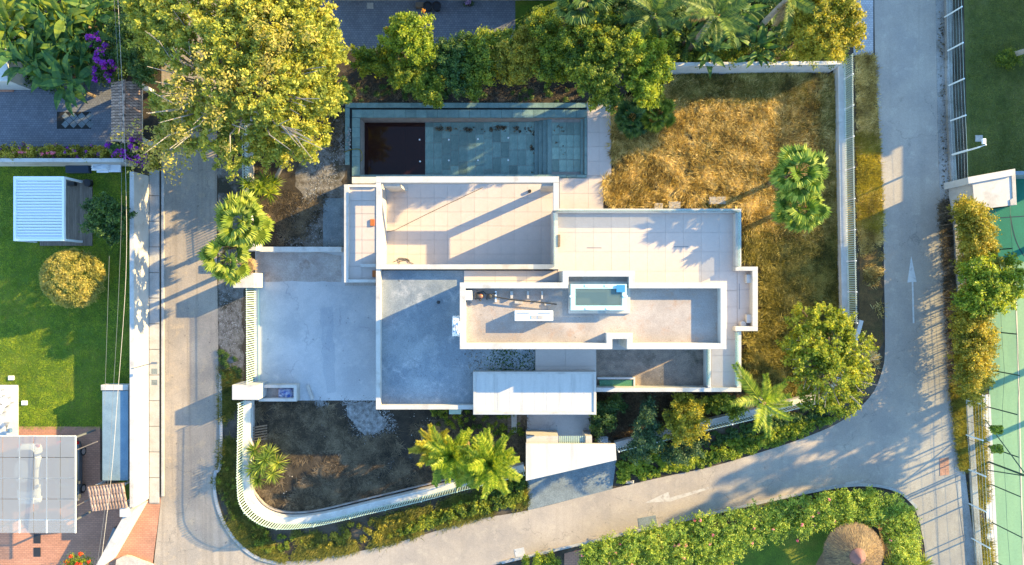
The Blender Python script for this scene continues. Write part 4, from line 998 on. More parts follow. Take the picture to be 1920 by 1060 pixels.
tile_side(tr, tm, 'clayold', W(233,152,3.2), W(233,266,3.2), W(265,152,2.6), 21, 4)
tile_side(tr, tm, 'clayold', W(232,266,3.2), W(232,152,3.2), W(212,266,2.75), 21, 3)
MB().tube([W(233,150,3.3),W(232,268,3.3)], .10, 8).build('ridge', MT['clayold'], tr)
pbox(214,153,262,265,2.2,2.62).build('ceiling', MT['whiteold'], tr)
for (a,b) in ((218,158),(258,158),(218,260),(258,260)): w = W(a,b,2.2); MB().box(w.x-.15,w.y-.15,0,w.x+.15,w.y+.15,2.2).build('pillar', MT['whiteold'], tr)
tr2 = empty('tiled_porch_roof', W(200,930), 'small tilted porch roof of orange clay tiles beside the carport', 'roof')
A0, A1, E0 = W(164,912,2.6), W(232,905,2.6), W(172,956,2.2)
tile_side(tr2, tm, 'clay', A0, A1, E0, 12, 3)
m = MB().add([A0-Vector((0,0,.1)),A1-Vector((0,0,.1)),W(238,950,2.1),E0-Vector((0,0,.1))], [(0,1,2,3)]); m.build('boarding', MT['palletwood'], tr2)
for (a,b) in ((172,915),(178,950),(230,910),(232,945)): w = W(a,b,2.0); MB().box(w.x-.06,w.y-.06,0,w.x+.06,w.y+.06,2.05).build('post', MT['whiteold'], tr2)
# cars
def make_car(name, c_px, rz, paint, label, cat='car'):
    root = empty(name, W(*c_px,0), label, cat, rz=rz)
    prof = [(-2.2,.35,.30,.70),( -2.15,.55,.30,.80),(-1.6,.84,.28,.86),(-.9,.92,.25,.88),(0,.93,.25,.89),(.9,.92,.25,.89),(1.7,.92,.27,.87),(2.15,.85,.32,.80),(2.25,.6,.40,.70)]
    def loft(secs, nm, mt_, sm=True):
        m = MB(); k = None; vs = []
        for (x, sec) in secs:
            k = len(sec); vs += [(x, a, b) for a, b in sec]
        n = len(secs); fs = [(i*k+j,(i+1)*k+j,(i+1)*k+(j+1)%k,i*k+(j+1)%k) for i in range(n-1) for j in range(k)]
        fs += [tuple(range(k)), tuple(range(n*k-1,(n-1)*k-1,-1))]; m.add(vs, fs); me = m.mesh(nm); o = link(nm, me, mt_, root)
        for p in me.polygons: p.use_smooth = sm
        md = o.modifiers.new('s','SUBSURF'); md.levels = 2; md.render_levels = 2; return o
    S_ = []
    for x, hw, zb, zt in ((-2.2,.70,.35,.72),(-2.1,.82,.28,.84),(-1.3,.88,.24,.90),(-.3,.90,.22,.94),(.8,.90,.22,.95),(1.7,.88,.24,.93),(2.15,.80,.28,.86),(2.25,.66,.36,.74)):
        S_.append((x, [(-hw*.92,zb),(-hw,zb+.18),(-hw,zt-.18),(-hw*.88,zt),(hw*.88,zt),(hw,zt-.18),(hw,zb+.18),(hw*.92,zb)]))
    loft(S_, 'body', paint)
    C_ = []
    for x, hb, ht, zt in ((-1.25,.78,.70,.95),(-.55,.80,.62,1.42),(.4,.80,.64,1.48),(1.3,.78,.62,1.42),(1.95,.74,.66,1.0)):
        C_.append((x, [(-hb,.86),(-ht,zt-.04),(-ht*.8,zt),(ht*.8,zt),(ht,zt-.04),(hb,.86)]))
    loft(C_, 'cabin', MT['glassdark'])
    R_ = [(x, [(-ht,zt-.02),(-ht*.9,zt+.03),(ht*.9,zt+.03),(ht,zt-.02)]) for x, ht, zt in ((-.5,.54,1.41),(.4,.58,1.47),(1.3,.56,1.42))]
    loft(R_, 'roof', paint)
    for sx in (-1.38, 1.38):
        for sy in (-1,1):
            m = MB(); n = 20
            vs = [(sx+.33*math.cos(2*math.pi*i/n), sy*y, .33+.33*math.sin(2*math.pi*i/n)) for y in (.72,.91) for i in range(n)]
            m.add(vs, [(i,(i+1)%n,(i+1)%n+n,i+n) for i in range(n)]+[tuple(range(n-1,-1,-1)),tuple(range(n,2*n))]); wh = link('wheel', m.mesh('wheel'), MT['rubber'], root)
            m = MB(); vs = [(sx+.21*math.cos(2*math.pi*i/n), sy*y, .33+.21*math.sin(2*math.pi*i/n)) for y in (.90,.925) for i in range(n)]
            m.add(vs, [(i,(i+1)%n,(i+1)%n+n,i+n) for i in range(n)]+[tuple(range(n-1,-1,-1)),tuple(range(n,2*n))]); link('rim', m.mesh('rim'), MT['chrome'], wh)
    for sy in (-1,1):
        m = MB().box(2.0,sy*.55,.66,2.22,sy*.80,.80); link('tail_light', m.mesh('tail_light'), MT['red'], root)
        m = MB().box(-2.19,sy*.5,.60,-2.0,sy*.76,.74); link('headlight', m.mesh('headlight'), MT['chrome'], root)
        m = MB().box(-.85,sy*.88,.92,-.65,sy*1.04,1.04); link('mirror', m.mesh('mirror'), paint, root)
    return root
make_car('parked_car', (139,879), math.radians(90), MT['carpaint'], 'dark silver car parked under the right edge of the carport')
make_car('parked_car', (66,885), math.radians(90), MT['carwhite'], 'white car seen faintly through the milky carport roof')
cp = empty('carport', W(70,900), 'carport with a milky see-through panelled roof at the lower left', 'carport')
xs = [-60,-25,5,36,63,87,113,141]; ys = [818,858,897,936,975,1000]
for i in range(len(xs)-1):
    for j in range(len(ys)-1):
        pbox(xs[i]+.5,ys[j]+.5,xs[i+1]-.5,ys[j+1]-.5,2.55,2.57).build('roof_panel', MT['poly'] if j < 4 else MT['polyclear'], cp)
for x in (36,87,141): pbox(x-.8,818,x+.8,1000,2.46,2.54).build('beam', MT['slat'], cp)
for y in (818,897,975): pbox(-60,y-.8,141,y+.8,2.38,2.455).build('beam', MT['slat'], cp)
for (a,b) in ((141,820),(141,975),(36,975)): w = W(a,b,2.4); MB().box(w.x-.06,w.y-.06,0,w.x+.06,w.y+.06,2.38).build('post', MT['greymetal'], cp)
m = MB().tube([W(141,845,2.4), W(183,828,2.2)], .04, 6).build('side_arm', MT['wood'], cp); m = MB().tube([W(141,950,2.4), W(168,936,2.2)], .04, 6).build('side_arm', MT['wood'], cp)
for j,(a,b) in enumerate(((63,1002),(63,1027))):
    o = pbox(a,b,a+13,b+17,0,.04).build('doormat', MT['black']); tag(o, ('upper of two dark square mats on the terracotta paving','lower of two dark square mats on the terracotta paving')[j], 'mat')
# white furniture at the far left
sheet('white_paving', [(-120,722),(35,722),(35,818),(-120,818)], .06, 'whiteold', thick=.06)
for i,(x,y,r_) in enumerate(((3,737,.2),(18,753,.6),(8,765,1.1))):
    o = empty('garden_chair', W(x,y,.06), ('white garden chair nearest the lawn on the left edge','white garden chair in the middle of the left edge','white garden chair lowest of the three at the left edge')[i], 'chair', 'white garden chairs', rz=r_)
    link('seat', MB().box(-.25,-.25,.40,.25,.25,.46).mesh('seat'), MT['whitefab'], o); link('backrest', MB().box(-.25,.22,.46,.25,.27,.9).mesh('backrest'), MT['bluefab'] if i==0 else MT['whitefab'], o)
    for sx in (-.22,.22):
        for sy in (-.22,.22): link('leg', MB().box(sx-.02,sy-.02,0,sx+.02,sy+.02,.40).mesh('leg'), MT['greymetal'], o)
m_ = empty('clothes_rack', W(14,800,.06), 'tangle of thin metal and blue cloth at the left edge above the carport', 'rack')
m = MB(); [m.tube([W(8+i*3,792,.1), W(14-i,808,.9)], .02, 5) for i in range(4)]; m.build('frame', MT['greymetal'], m_); pbox(12,805,18,812,.3,.6).build('cloth', MT['bluefab'], m_)
for i,(x,y) in enumerate(((20,709),(45,756))):
    o = pbox(x-5,y-4,x+5,y+4,.0,.12).build('paving_stone', MT['whitefab'], None, .01); tag(o, ('white square stone in the lawn near the left edge','white square stone in the lawn right of the chairs')[i], 'stone')
# diamond tile panel in the paved court
dp = empty('diamond_panel', W(139,226), 'inlaid rectangle of pale and dark diamond tiles in the grey paving', 'tile panel')
a = W(107,210); b = W(171,242); MB().box(a.x,b.y,.021,b.x,a.y,.030).build('bed', MT['dark'], dp)
for j in range(2):
    for i in range(4):
        w = W(123+i*15.3-7.5*(0), 218.5+j*15, 0); s_ = .29; MB().prism([(w.x-s_,w.y),(w.x,w.y-s_),(w.x+s_,w.y),(w.x,w.y+s_)], .030, .038).build('tile', MT['bluewalk'], dp)
for i in range(3):
    w = W(130.5+i*15.3, 226, 0); s_ = .27; MB().prism([(w.x-s_,w.y),(w.x,w.y-s_),(w.x+s_,w.y),(w.x,w.y+s_)], .030, .036).build('tile', MT['greymetal'], dp)
# neighbour house edge at the top, bins and pots
nh = empty('top_house', W(800,-60), 'strip of a pale house along the very top edge', 'house')
pbox(600,-260,1052,-31,0,3.0).build('wall', MT['white'], nh); pbox(598,-262,1054,-34,3.001,3.2).build('roof', MT['whiteold'], nh)
lh = empty('left_house', W(-60,70), 'corner of a pale house at the upper left edge', 'house')
pbox(-260,30,12,150,0,2.6).build('wall', MT['white'], lh); pbox(-260,28,14,152,2.601,2.8).build('roof', MT['whiteold'], lh)
o = pbox(-60,150,25,172,.03,.10).build('step_slab', MT['terra']); tag(o, 'terracotta step at the corner of the upper left house', 'step')
for i,x in enumerate((801,818)):
    w = W(x,9,.8); o = MB().lathe((w.x,w.y,.02), [(0,0),(.24,0),(.34,.6),(.30,.62),(.26,.5),(0,.5)], 18).build('round_bin', MT['pot']); tag(o, ('left of two round dark tubs by the top house','right of two round dark tubs by the top house')[i], 'tub', 'round dark tubs')
o = pbox(779,4,794,13,.02,.5).build('brown_chest', MT['palletwood'], None, .02); tag(o, 'brown chest beside the round dark tubs', 'chest')
fp = empty('potted_flowers', W(880,9), 'small pot with lilac flowers on the grey forecourt', 'potted plant')
w = W(880,9); MB().lathe((w.x,w.y,.02), [(0,0),(.16,0),(.2,.35),(0,.35)], 12).build('pot', MT['pot'], fp); leaf_cloud('flowers', [(w.x,w.y,.5,.2),(w.x-.2,w.y-.05,.4,.15)], 160, .12, MT['lilac'], fp); leaf_cloud('foliage', [(w.x+.2,w.y-.05,.3,.18),(w.x-.3,w.y-.1,.3,.15)], 160, .12, MT['l_dark'], fp)

# =============================================================== RIGHT SIDE
# low wall and wire fence
fl = [(1770,-60),(1772,32),(1774,97),(1776,162),(1779,228),(1782,291),(1784,358),(1788,430),(1793,510),(1798,590),(1803,670),(1808,749),(1810,815),(1815,880),(1818,945),(1823,1010),(1829,1075)]
wall_run('kerb_wall', [(1774,-80),(1777,200),(1787,380),(1800,600),(1812,745),(1822,900),(1835,1100)], .42, .3, 'gutter', 'low concrete base wall of the right-hand wire fence', zpx=.3)
wf = empty('wire_fence', W(1784,358), 'long white and green wire fence on the low wall right of the road', 'fence')
for (a,b) in fl:
    w = W(a,b,.1); MB().tube([(w.x,w.y,0),(w.x,w.y,2.05)], .06, 6).build('post', MT['metalw'], wf)
for k in range(6):
    z = .35+k*.33; MB().tube([W(a,b,.1)+Vector((0,0,z-.1)) for a,b in fl], .005 if k < 5 else .012, 4).build('wire', MT['greenw'] if k%2 else MT['metalw'], wf)
wf_pts = [W(a,b,.1) for a,b in fl]
m = MB()
for k in range(0): pass
for (p, q) in zip(wf_pts, wf_pts[1:]): m.add([(p.x,p.y,.3),(q.x,q.y,.3),(q.x,q.y,2.0),(p.x,p.y,2.0)], [(0,1,2,3)])
m.build('mesh_screen', MT['net'], wf)
# court fence
cf = empty('court_fence', W(1858,900), 'dark green tall court fence with netting at the right edge', 'fence')
cl_ = [(1838,395),(1842,470),(1846,545),(1850,621),(1855,694),(1847+4,763),(1853,838),(1857,908),(1860,980),(1866,1053),(1872,1125)]
for (a,b) in cl_:
    w = W(a,b); MB().tube([(w.x,w.y,0),(w.x,w.y,3.1)], .045, 6).build('post', MT['darkgreen'], cf)
for z in (.1,1.6,3.1): MB().tube([W(a,b)+Vector((0,0,z)) for a,b in cl_], .012, 5).build('rail', MT['darkgreen'], cf)
m = MB(); cw = [W(a,b) for a,b in cl_]
for p,q in zip(cw, cw[1:]): m.add([(p.x,p.y,.1),(q.x,q.y,.1),(q.x,q.y,3.1),(p.x,p.y,3.1)], [(0,1,2,3)])
m.build('netting', MT['net'], cf)
lm = empty('court_light', W(1853,866), 'dark green floodlight mast braced to the court fence', 'floodlight')
top = W(1905,864,0); bp = W(1853,866)
tp = Vector((bp.x, bp.y, 3.1)); w3 = W(1908,858,4.4)
MB().tube([bp, Vector((bp.x,bp.y,4.4))], .07, 8).build('mast', MT['darkgreen'], lm)
MB().tube([W(1848,788,.2), Vector((bp.x,bp.y,3.9))], .04, 6).build('brace', MT['darkgreen'], lm); MB().tube([W(1852,882,.2), Vector((bp.x,bp.y,3.9))], .04, 6).build('brace', MT['darkgreen'], lm)
w = Vector((bp.x+.5,bp.y-.1,4.4)); MB().box(w.x-.25,w.y-.3,w.z-.05,w.x+.25,w.y+.3,w.z+.2).build('lamp_head', MT['black'], lm)
# street light over the lawn
sl = empty('street_light', W(1780,291), 'white street light leaning out over the right lawn', 'street light')
b_ = W(1781,292); t_ = W(1845,266,3.6)
MB().tube([b_, Vector((b_.x,b_.y,3.2)), Vector((b_.x+.25,b_.y+.1,3.6)), t_], [.07,.06,.05,.045], 8).build('pole', MT['metalw'], sl)
MB().box(t_.x-.12,t_.y-.16,3.5,t_.x+.12,t_.y+.22,3.66).build('lamp_head', MT['metalw'], sl, .03)
sl2 = empty('street_lamp', W(282,681), 'small wall lamp on an arm over the sidewalk at the left wall', 'street lamp')
MB().tube([W(246,692,2.3), W(275,684,2.9), W(290,681,3.0)], .035, 6).build('arm', MT['greymetal'], sl2); w = W(290,681,3.0); MB().box(w.x-.22,w.y-.08,2.95,w.x+.2,w.y+.08,3.08).build('lamp_head', MT['greymetal'], sl2, .02)
# white hut beside the court
hut = empty('court_hut', W(1860,360), 'flat-roofed white hut between the right lawn and the green court', 'hut')
hp = [tuple(W(a,b,2.8)[:2]) for a,b in ((1815,333),(1903,317),(1906,384),(1828,393),(1824,345),(1816,346))]
MB().prism(hp, 0, 2.7).build('wall', MT['white'], hut); MB().prism(inset(hp if False else hp[::-1], -.02), 2.701, 2.8).build('roof', MT['white'], hut, .01)
o = MB().prism([tuple(W(a,b,3.0)[:2]) for a,b in ((1815,333),(1900,317.5),(1901,329),(1816,345))], 2.801, 3.0).build('parapet', MT['white'], hut, .01)
MB().prism([tuple(W(a,b,2.86)[:2]) for a,b in ((1897,329),(1903,328),(1906,384),(1895,385),(1894,375),(1899,372))], 2.801, 2.86).build('stone_edge', MT['stone'], hut)
pbox(1903,321,1960,328,0,2.0).build('side_wall', MT['bluecover'], hut)
# buildings and trees just beyond the right edge whose shade falls on the road
rh = empty('right_house', W(2080,80), 'two-storey pale house standing beyond the right edge of the lawn', 'house')
a = W(2010,-330,0); b = W(2150,70,0); MB().box(a.x,b.y,0,b.x,a.y,7.5).build('wall', MT['white'], rh); MB().box(a.x-.2,b.y-.2,7.501,b.x+.2,a.y+.2,7.7).build('roof', MT['whiteold'], rh)
a = W(2010,71,0); b = W(2150,272,0); MB().box(a.x,b.y,0,b.x,a.y,4.7).build('annex_wall', MT['white'], rh); MB().box(a.x-.2,b.y-.2,4.701,b.x+.2,a.y-.01,4.9).build('annex_roof', MT['whiteold'], rh)

# parasol with thatch
tu = empty('thatched_parasol', W(1605,1030), 'round thatched parasol with terracotta cap at the bottom right', 'parasol')
c = W(1604,1040,2.8)
MB().lathe((c.x,c.y,0), [(0,0),(.08,0),(.07,2.9),(0,2.9)], 10).build('pole', MT['wood'], tu)
MB().lathe((c.x,c.y,2.0), [(0,.02),(1.85,0),(1.9,.06),(1.1,.75),(.4,1.25),(0,1.35)], 32).build('thatch_core', MT['thatchbase'], tu, smooth=True)
n = 9000; rad = .5+1.5*np.sqrt(RNG.random(n)); an = RNG.random(n)*2*np.pi; hz = 2.0+1.3*(1-rad/3.15)+.05
cc = np.column_stack([c.x+rad*np.cos(an), c.y+rad*np.sin(an), hz]); dd = np.column_stack([np.cos(an), np.sin(an), np.full(n,-.42)]); dd = norm(dd+RNG.normal(size=(n,3))*.12); bb = norm(np.cross(dd, np.array([0,0,1.])))
tag(link('straw', quads_mesh('straw', cc-np.array(tu.location), dd*.25, bb*.02, RNG.random(n)), MT['thatch'], tu), kind='stuff')
MB().lathe((c.x,c.y,3.1), [(0,0),(.6,0),(.55,.1),(.22,.4),(0,.5)], 20).build('cap', MT['cap'], tu, smooth=True)
bf = empty('black_fence', W(1650,1030), 'short black panel fence inside the flowering hedge', 'fence')
for (p,q) in (((1643,985),(1650,1010)),((1650,1011),(1656,1064))):
    A_, B_ = W(*p,1.2), W(*q,1.2); m = MB().prism([(A_.x,A_.y),(B_.x,B_.y),(B_.x+.07,B_.y),(A_.x+.07,A_.y)], 0, 1.2); m.build('panel', MT['black'], bf)

# overhead cables
cg = 'overhead cables above the left neighbours'
for i,(pts,l) in enumerate((([(218,-60),(229,160),(236,340),(236,520),(220,750),(208,900),(185,1090)],'thick pale overhead cable passing above the tall white wall and the tiled porch'),
             ([(205,480),(200,640),(196,760)],'short faint overhead cable above the lawn'),
             ([(210,-60),(222,140),(228,360),(222,560),(212,740),(203,900),(178,1090)],'thin overhead cable just left of the thick one'))):
    P = [W(a,b,5.5) for a,b in smooth_line(pts,5)]
    o = MB().tube(P, (.014,.010,.010)[i], 5).build('overhead_cable', MT['stone'] if i == 0 else MT['greymetal']); tag(o, l, 'cable')

#PLANTS
# =============================================================== PALMS AND BIG-LEAF PLANTS
def hue_faces(me, vals):
    at = me.attributes.new('hue', 'FLOAT', 'FACE'); at.data.foreach_set('value', np.array(vals, np.float32)); return me
def fan_leaf(seed, R=.8, pet=.8, nb=20):
    """petiole along +X then a pleated fan; base at the origin"""
    r = random.Random(seed); m = MB(); hv = []
    pts = [Vector((pet*t, 0, .10*math.sin(t*2.2))) for t in (0,.35,.7,1)]
    n0 = len(m.f); m.tube(pts, [.03,.022,.018,.014], 4); hv += [.5]*(len(m.f)-n0)
    hub = pts[-1]
    for i in range(nb):
        a = -1.55+3.1*i/(nb-1)+r.uniform(-.04,.04); L = R*(1-.28*(abs(a)/1.55)**2)*r.uniform(.88,1.08)
        d = Vector((math.cos(a), math.sin(a), .10)); s = Vector((-math.sin(a), math.cos(a), 0)); w = L*.105
        p1 = hub+d*L*.58; tip = hub+d*L*(1-.06)+Vector((0,0,-.26*L*r.uniform(.6,1.5)))
        q = Vector((0,0,.05))
        m.add([hub, p1+s*w-q, p1+q, p1-s*w-q, tip], [(0,1,2),(0,2,3),(1,4,2),(2,4,3)]); h = r.uniform(.2,.7); hv += [h,h-.1,h+.2,h+.1]
    return hue_faces(m.mesh('frond'), hv)
def feather_leaf(seed, L=2.4, n=40, droop=.9, wl=.55, w=.036):
    r = random.Random(seed); m = MB(); hv = []
    def P(t): return Vector((L*(t-.12*droop*t*t), 0, L*(.32*t-.55*droop*t*t)))
    m.tube([P(t/8) for t in range(9)], [.035*(1-t/9) + .004 for t in range(9)], 4); hv += [.75]*len(m.f)
    for i in range(n):
        t = .12+.88*i/n; p = P(t); tg = (P(min(t+.02,1.02))-p).normalized(); l = wl*math.sin(min(1,t*1.1+.12)*2.75)**.6*r.uniform(.85,1.1) if t < .97 else wl*.4
        for s in (-1,1):
            d = (Vector((tg.x*.55, s*.85, tg.z*.5+r.uniform(-.05,.30)))).normalized(); u = d.cross(Vector((0,0,1))).normalized()*w
            mid = p+d*l*.5+Vector((0,0,.02)); tip = p+d*l+Vector((0,0,-.16*l))
            m.add([p+u*.5, p-u*.5, mid-u, mid+u, tip], [(0,1,2,3),(3,2,4)]); h = r.uniform(.15,.85); hv += [h,h]
    return hue_faces(m.mesh('frond'), hv)
def broad_leaf(seed, L=1.3, Wd=.22, droop=.7):
    r = random.Random(seed); m = MB(); hv = []; n = 7; vs = []
    for i in range(n+1):
        t = i/n; w = Wd*math.sin(math.pi*min(1,max(.03,t)**.75*.97+.02))*1.0 if t < 1 else .01
        x = .35+L*t*(1-.15*droop*t); z = .25*t-droop*.75*t*t
        vs += [(x,-w,z+.05+r.uniform(-.015,.015)),(x,0,z),(x,w,z+.05+r.uniform(-.015,.015))]
    m.add(vs, [f for i in range(n) for f in ((i*3,i*3+3,i*3+4,i*3+1),(i*3+1,i*3+4,i*3+5,i*3+2))])
    for i in range(n): h = r.uniform(.2,.6); hv += [h,h+.2]
    m.tube([Vector((0,0,-.08)),Vector((.36,0,.01)),Vector((.35+L*.5,0,.0-.08*droop))], [.03,.02,.01], 4); hv += [.9]*(len(m.f)-len(hv))
    return hue_faces(m.mesh('leaf'), hv)
FAN = [fan_leaf(i) for i in range(4)]; FEA = [feather_leaf(10+i) for i in range(4)]; BAN = [broad_leaf(20+i, 1.35, .21) for i in range(4)]
FEAW = [feather_leaf(50+i, 3.0, 44, .8, .62, .03) for i in range(2)]
def put_leaf(root, name, me, mt_, c, az, el, sc, roll=0):
    o = link(name, me.copy() if False else me, MT[mt_] if len(me.materials)==0 else None, root)
    if me.materials[0] != MT[mt_]:
        o.material_slots[0].link = 'OBJECT'; o.material_slots[0].material = MT[mt_]
    M = Matrix.Rotation(az,4,'Z') @ Matrix.Rotation(-el,4,'Y') @ Matrix.Rotation(roll,4,'X') @ Matrix.Scale(sc,4)
    o.matrix_local = Matrix.Translation(Vector(c)-root_loc(root)) @ M; return o
def palm(name, crown_px, z, label, kind='fan', n=30, sc=1.0, mt_='l_fan', seed=0, trunk=.16, lean=(0,0), group=None, cat='palm', bark='palebark', els=(-.35,1.15)):
    c = W(*crown_px, z); r = random.Random(seed); base = Vector((c.x+lean[0], c.y+lean[1], 0)); root = empty(name, base, label, cat, group)
    MB().tube([base, (base+c)/2+Vector((lean[0]*.1,0,0)), c], [trunk*1.25, trunk, trunk*.9], 10).build('trunk', MT[bark], root, smooth=True)
    for i in range(n):
        az = i*2.399+r.uniform(-.2,.2); u = (i+.5)/n; el = els[0]+(els[1]-els[0])*u**1.1+r.uniform(-.12,.12)
        me = (FAN if kind=='fan' else FEA if kind=='feather' else FEAW)[i % (2 if kind=='wide' else 4)]
        put_leaf(root, 'frond', me, mt_, c+Vector((0,0,.15*u)), az, el, sc*r.uniform(.75,1.2), r.uniform(-.6,.6))
    for i in range(6 if n > 14 else 2):
        put_leaf(root, 'dead_frond', (FAN if kind=='fan' else FEA)[i%4], 'thatch', c+Vector((0,0,-.2)), r.uniform(0,6.28), -.65-r.uniform(0,.4), sc*r.uniform(.8,1.1), r.uniform(-.4,.4))
    return root
palm('fan_palm', (457,415), 4.6, 'bright fan palm between the lane and the drive, upper of the pair', n=28, sc=1.22, seed=1, els=(-.5,1.2))
palm('fan_palm', (430,486), 4.4, 'fan palm leaning over the gate pillar, lower of the pair', n=16, sc=1.22, seed=2, els=(-.3,1.0))
palm('fan_palm', (1494,325), 5.2, 'green fan palm in the dry yard, upper of the pair', n=28, sc=1.25, seed=3, els=(-.5,1.1), mt_='l_palmE')
palm('fan_palm', (1497,392), 4.2, 'green fan palm in the dry yard, lower of the pair', n=22, sc=1.15, seed=4, els=(-.4,1.1), mt_='l_palmE')
palm('feather_palm', (848,852), 3.6, 'feather palm left of the entrance, left one of the pair', 'feather', 30, .98, 'l_pin', 5, .13, els=(-.1,1.2))
palm('feather_palm', (918,868), 3.8, 'feather palm touching the gate canopy, right one of the pair', 'feather', 32, 1.0, 'l_pin', 6, .13, els=(-.1,1.2))
palm('feather_palm', (815,832), 3.2, 'small feather palm with orange-tipped fronds above the curved wall', 'feather', 10, .85, 'l_yel', 7, .1, els=(0,1.0))
palm('feather_palm', (1428,752), 4.4, 'long-fronded feather palm below the terrace corner', 'wide', 9, .95, 'l_pin', 8, .15, (1.2,-.5), els=(.0,.9))
palm('feather_palm', (1340,30), 7.0, 'tall feather palm with a long drooping frond at the top', 'wide', 13, 1.05, 'l_pindark', 9, .2, els=(-.3,1.0))
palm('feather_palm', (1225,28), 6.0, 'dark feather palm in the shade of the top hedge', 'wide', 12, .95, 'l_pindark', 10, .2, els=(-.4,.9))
palm('fan_palm', (1092,4), 6.5, 'bluish fan palm cut by the top edge of the picture', 'fan', 26, 1.2, 'l_pindark', 11, .2)
palm('dwarf_palm', (1180,225), 1.0, 'dark spiky fan palm under the hedge by the pool terrace, left one', 'fan', 26, .95, 'l_dark', 12, .12, group=None)
palm('dwarf_palm', (1229,214), 1.1, 'dark spiky fan palm under the hedge by the dry yard, right one', 'fan', 26, .95, 'l_mid', 13, .12)
palm('dwarf_palm', (628,180), 2.4, 'small fan palm half hidden on the right of the big tree', 'fan', 16, .8, 'l_fan', 14, .1)
palm('feather_palm', (1478,-4), 7, 'palm crown at the top edge above the banana plants', 'wide', 10, .9, 'l_pindark', 31, .2)
def sword_clump(name, heads, label, cat='yucca', mt_='l_fan', nl=70, L=.75, w=.03, group=None):
    hs = [W(a,b,z) for a,b,z in heads]; base = Vector((sum(h.x for h in hs)/len(hs), sum(h.y for h in hs)/len(hs), 0)); root = empty(name, base, label, cat, group)
    m = MB(); [m.tube([base, (base+h)/2, h], [.1,.07,.05], 6) for h in hs]; m.build('stems', MT['bark'], root)
    for h in hs:
        n = nl; az = RNG.random(n)*6.283; el = RNG.uniform(-.5,1.2,n); d = np.column_stack([np.cos(az)*np.cos(el), np.sin(az)*np.cos(el), np.sin(el)])
        l = L*RNG.uniform(.7,1.1,n)[:,None]; s = norm(np.cross(d, [0,0,1.])); p = np.array(h)
        a = p+d*.04+s*w*.4; b = p+d*.04-s*w*.4; mid = p+d*l*.55; q1 = mid+s*w; q2 = mid-s*w; tip = p+d*l-np.array([0,0,.12])*l
        hu = RNG.random(n)
        me = tris_mesh('rosette', np.vstack([a,a,q1]), np.vstack([b,q2,q2]), np.vstack([q2,q1,tip]), np.concatenate([hu,hu,hu]))
        me.transform(Matrix.Translation(-root_loc(root))); link('rosette', me, MT[mt_], root)
    return root
sword_clump('yucca', [(478,845,1.4),(505,850,1.5),(520,868,1.2),(488,875,1.6),(512,888,1.1),(475,880,1.0),(497,862,1.9),(484,898,.9)], 'big spiky bright green yucca in the lower left garden', nl=80, L=.95)
sword_clump('yucca', [(466,345,1.8),(488,352,2.0),(506,362,1.7),(478,366,1.6),(495,340,1.8),(512,345,1.3)], 'spiky plant with pale centres above the upper fan palm', mt_='l_bright', L=.95)
sword_clump('spiky_fern', [(1690,1052,.8),(1712,1046,.9),(1670,1060,.7),(1730,1058,.7)], 'bright green strappy plant at the lower right corner of the hedge', 'plant', 'l_bright', 90, 1.0)
def banana(name, px, n, z, label, seed, mt_='l_ban', sc=1.0, spread=1.0, group='broad-leaved plants'):
    c = W(*px, z); r = random.Random(seed); root = empty(name, (c.x,c.y,0), label, 'banana plant', group)
    m = MB(); m.tube([(c.x,c.y,0),(c.x,c.y,z)], [.14,.08], 7); m.build('stem', MT['bark'], root)
    for i in range(n):
        az = i*2.399+r.uniform(-.4,.4); el = -.1+1.0*(i/n)+r.uniform(-.15,.15)
        put_leaf(root, 'leaf', BAN[i%4], mt_, c+Vector((r.uniform(-.35,.35)*spread, r.uniform(-.35,.35)*spread, r.uniform(-.3,.3))), az, el, sc*r.uniform(.8,1.2), r.uniform(-.5,.5))
    return root
bl = [((40,30),'at the upper left corner, next to the house corner'),((85,22),'second along the top edge from the left corner'),((130,30),'behind the purple bush, along the top edge'),((175,25),'beside the cable near the top edge'),((25,85),'touching the left edge, above the terracotta step'),((70,75),'in the middle of the banana thicket'),((115,80),'left of the purple flowers'),((60,120),'leaning over the paved court near the left edge'),((105,130),'hanging over the middle of the paved court'),((130,160),'drooping lowest over the paved court'),((160,105),'just left of the purple bougainvillea'),((150,60),'upper right of the banana thicket'),((20,50),'in the corner above the left edge leaves')]
for i,(p,l) in enumerate(bl): banana('banana_plant', p, 20, 2.4+.7*((i*7)%5)/4, 'glossy broad-leaved plant '+l, 40+i, 'l_ban' if p[1] > 70 or i%2 else 'l_mid', 1.25, 1.3)  # some top-row plants get lighter leaves in place of missing sunlight
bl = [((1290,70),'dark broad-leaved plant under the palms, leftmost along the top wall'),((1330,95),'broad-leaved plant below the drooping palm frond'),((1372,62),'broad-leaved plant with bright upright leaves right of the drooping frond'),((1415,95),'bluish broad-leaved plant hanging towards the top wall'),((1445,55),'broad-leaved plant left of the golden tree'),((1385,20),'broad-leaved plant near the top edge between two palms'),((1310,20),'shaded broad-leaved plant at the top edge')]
for i,(p,l) in enumerate(bl): banana('banana_plant', p, 14, 2.2, l, 70+i, 'l_ban' if i%2 else 'l_dark', 1.1, 1.1)

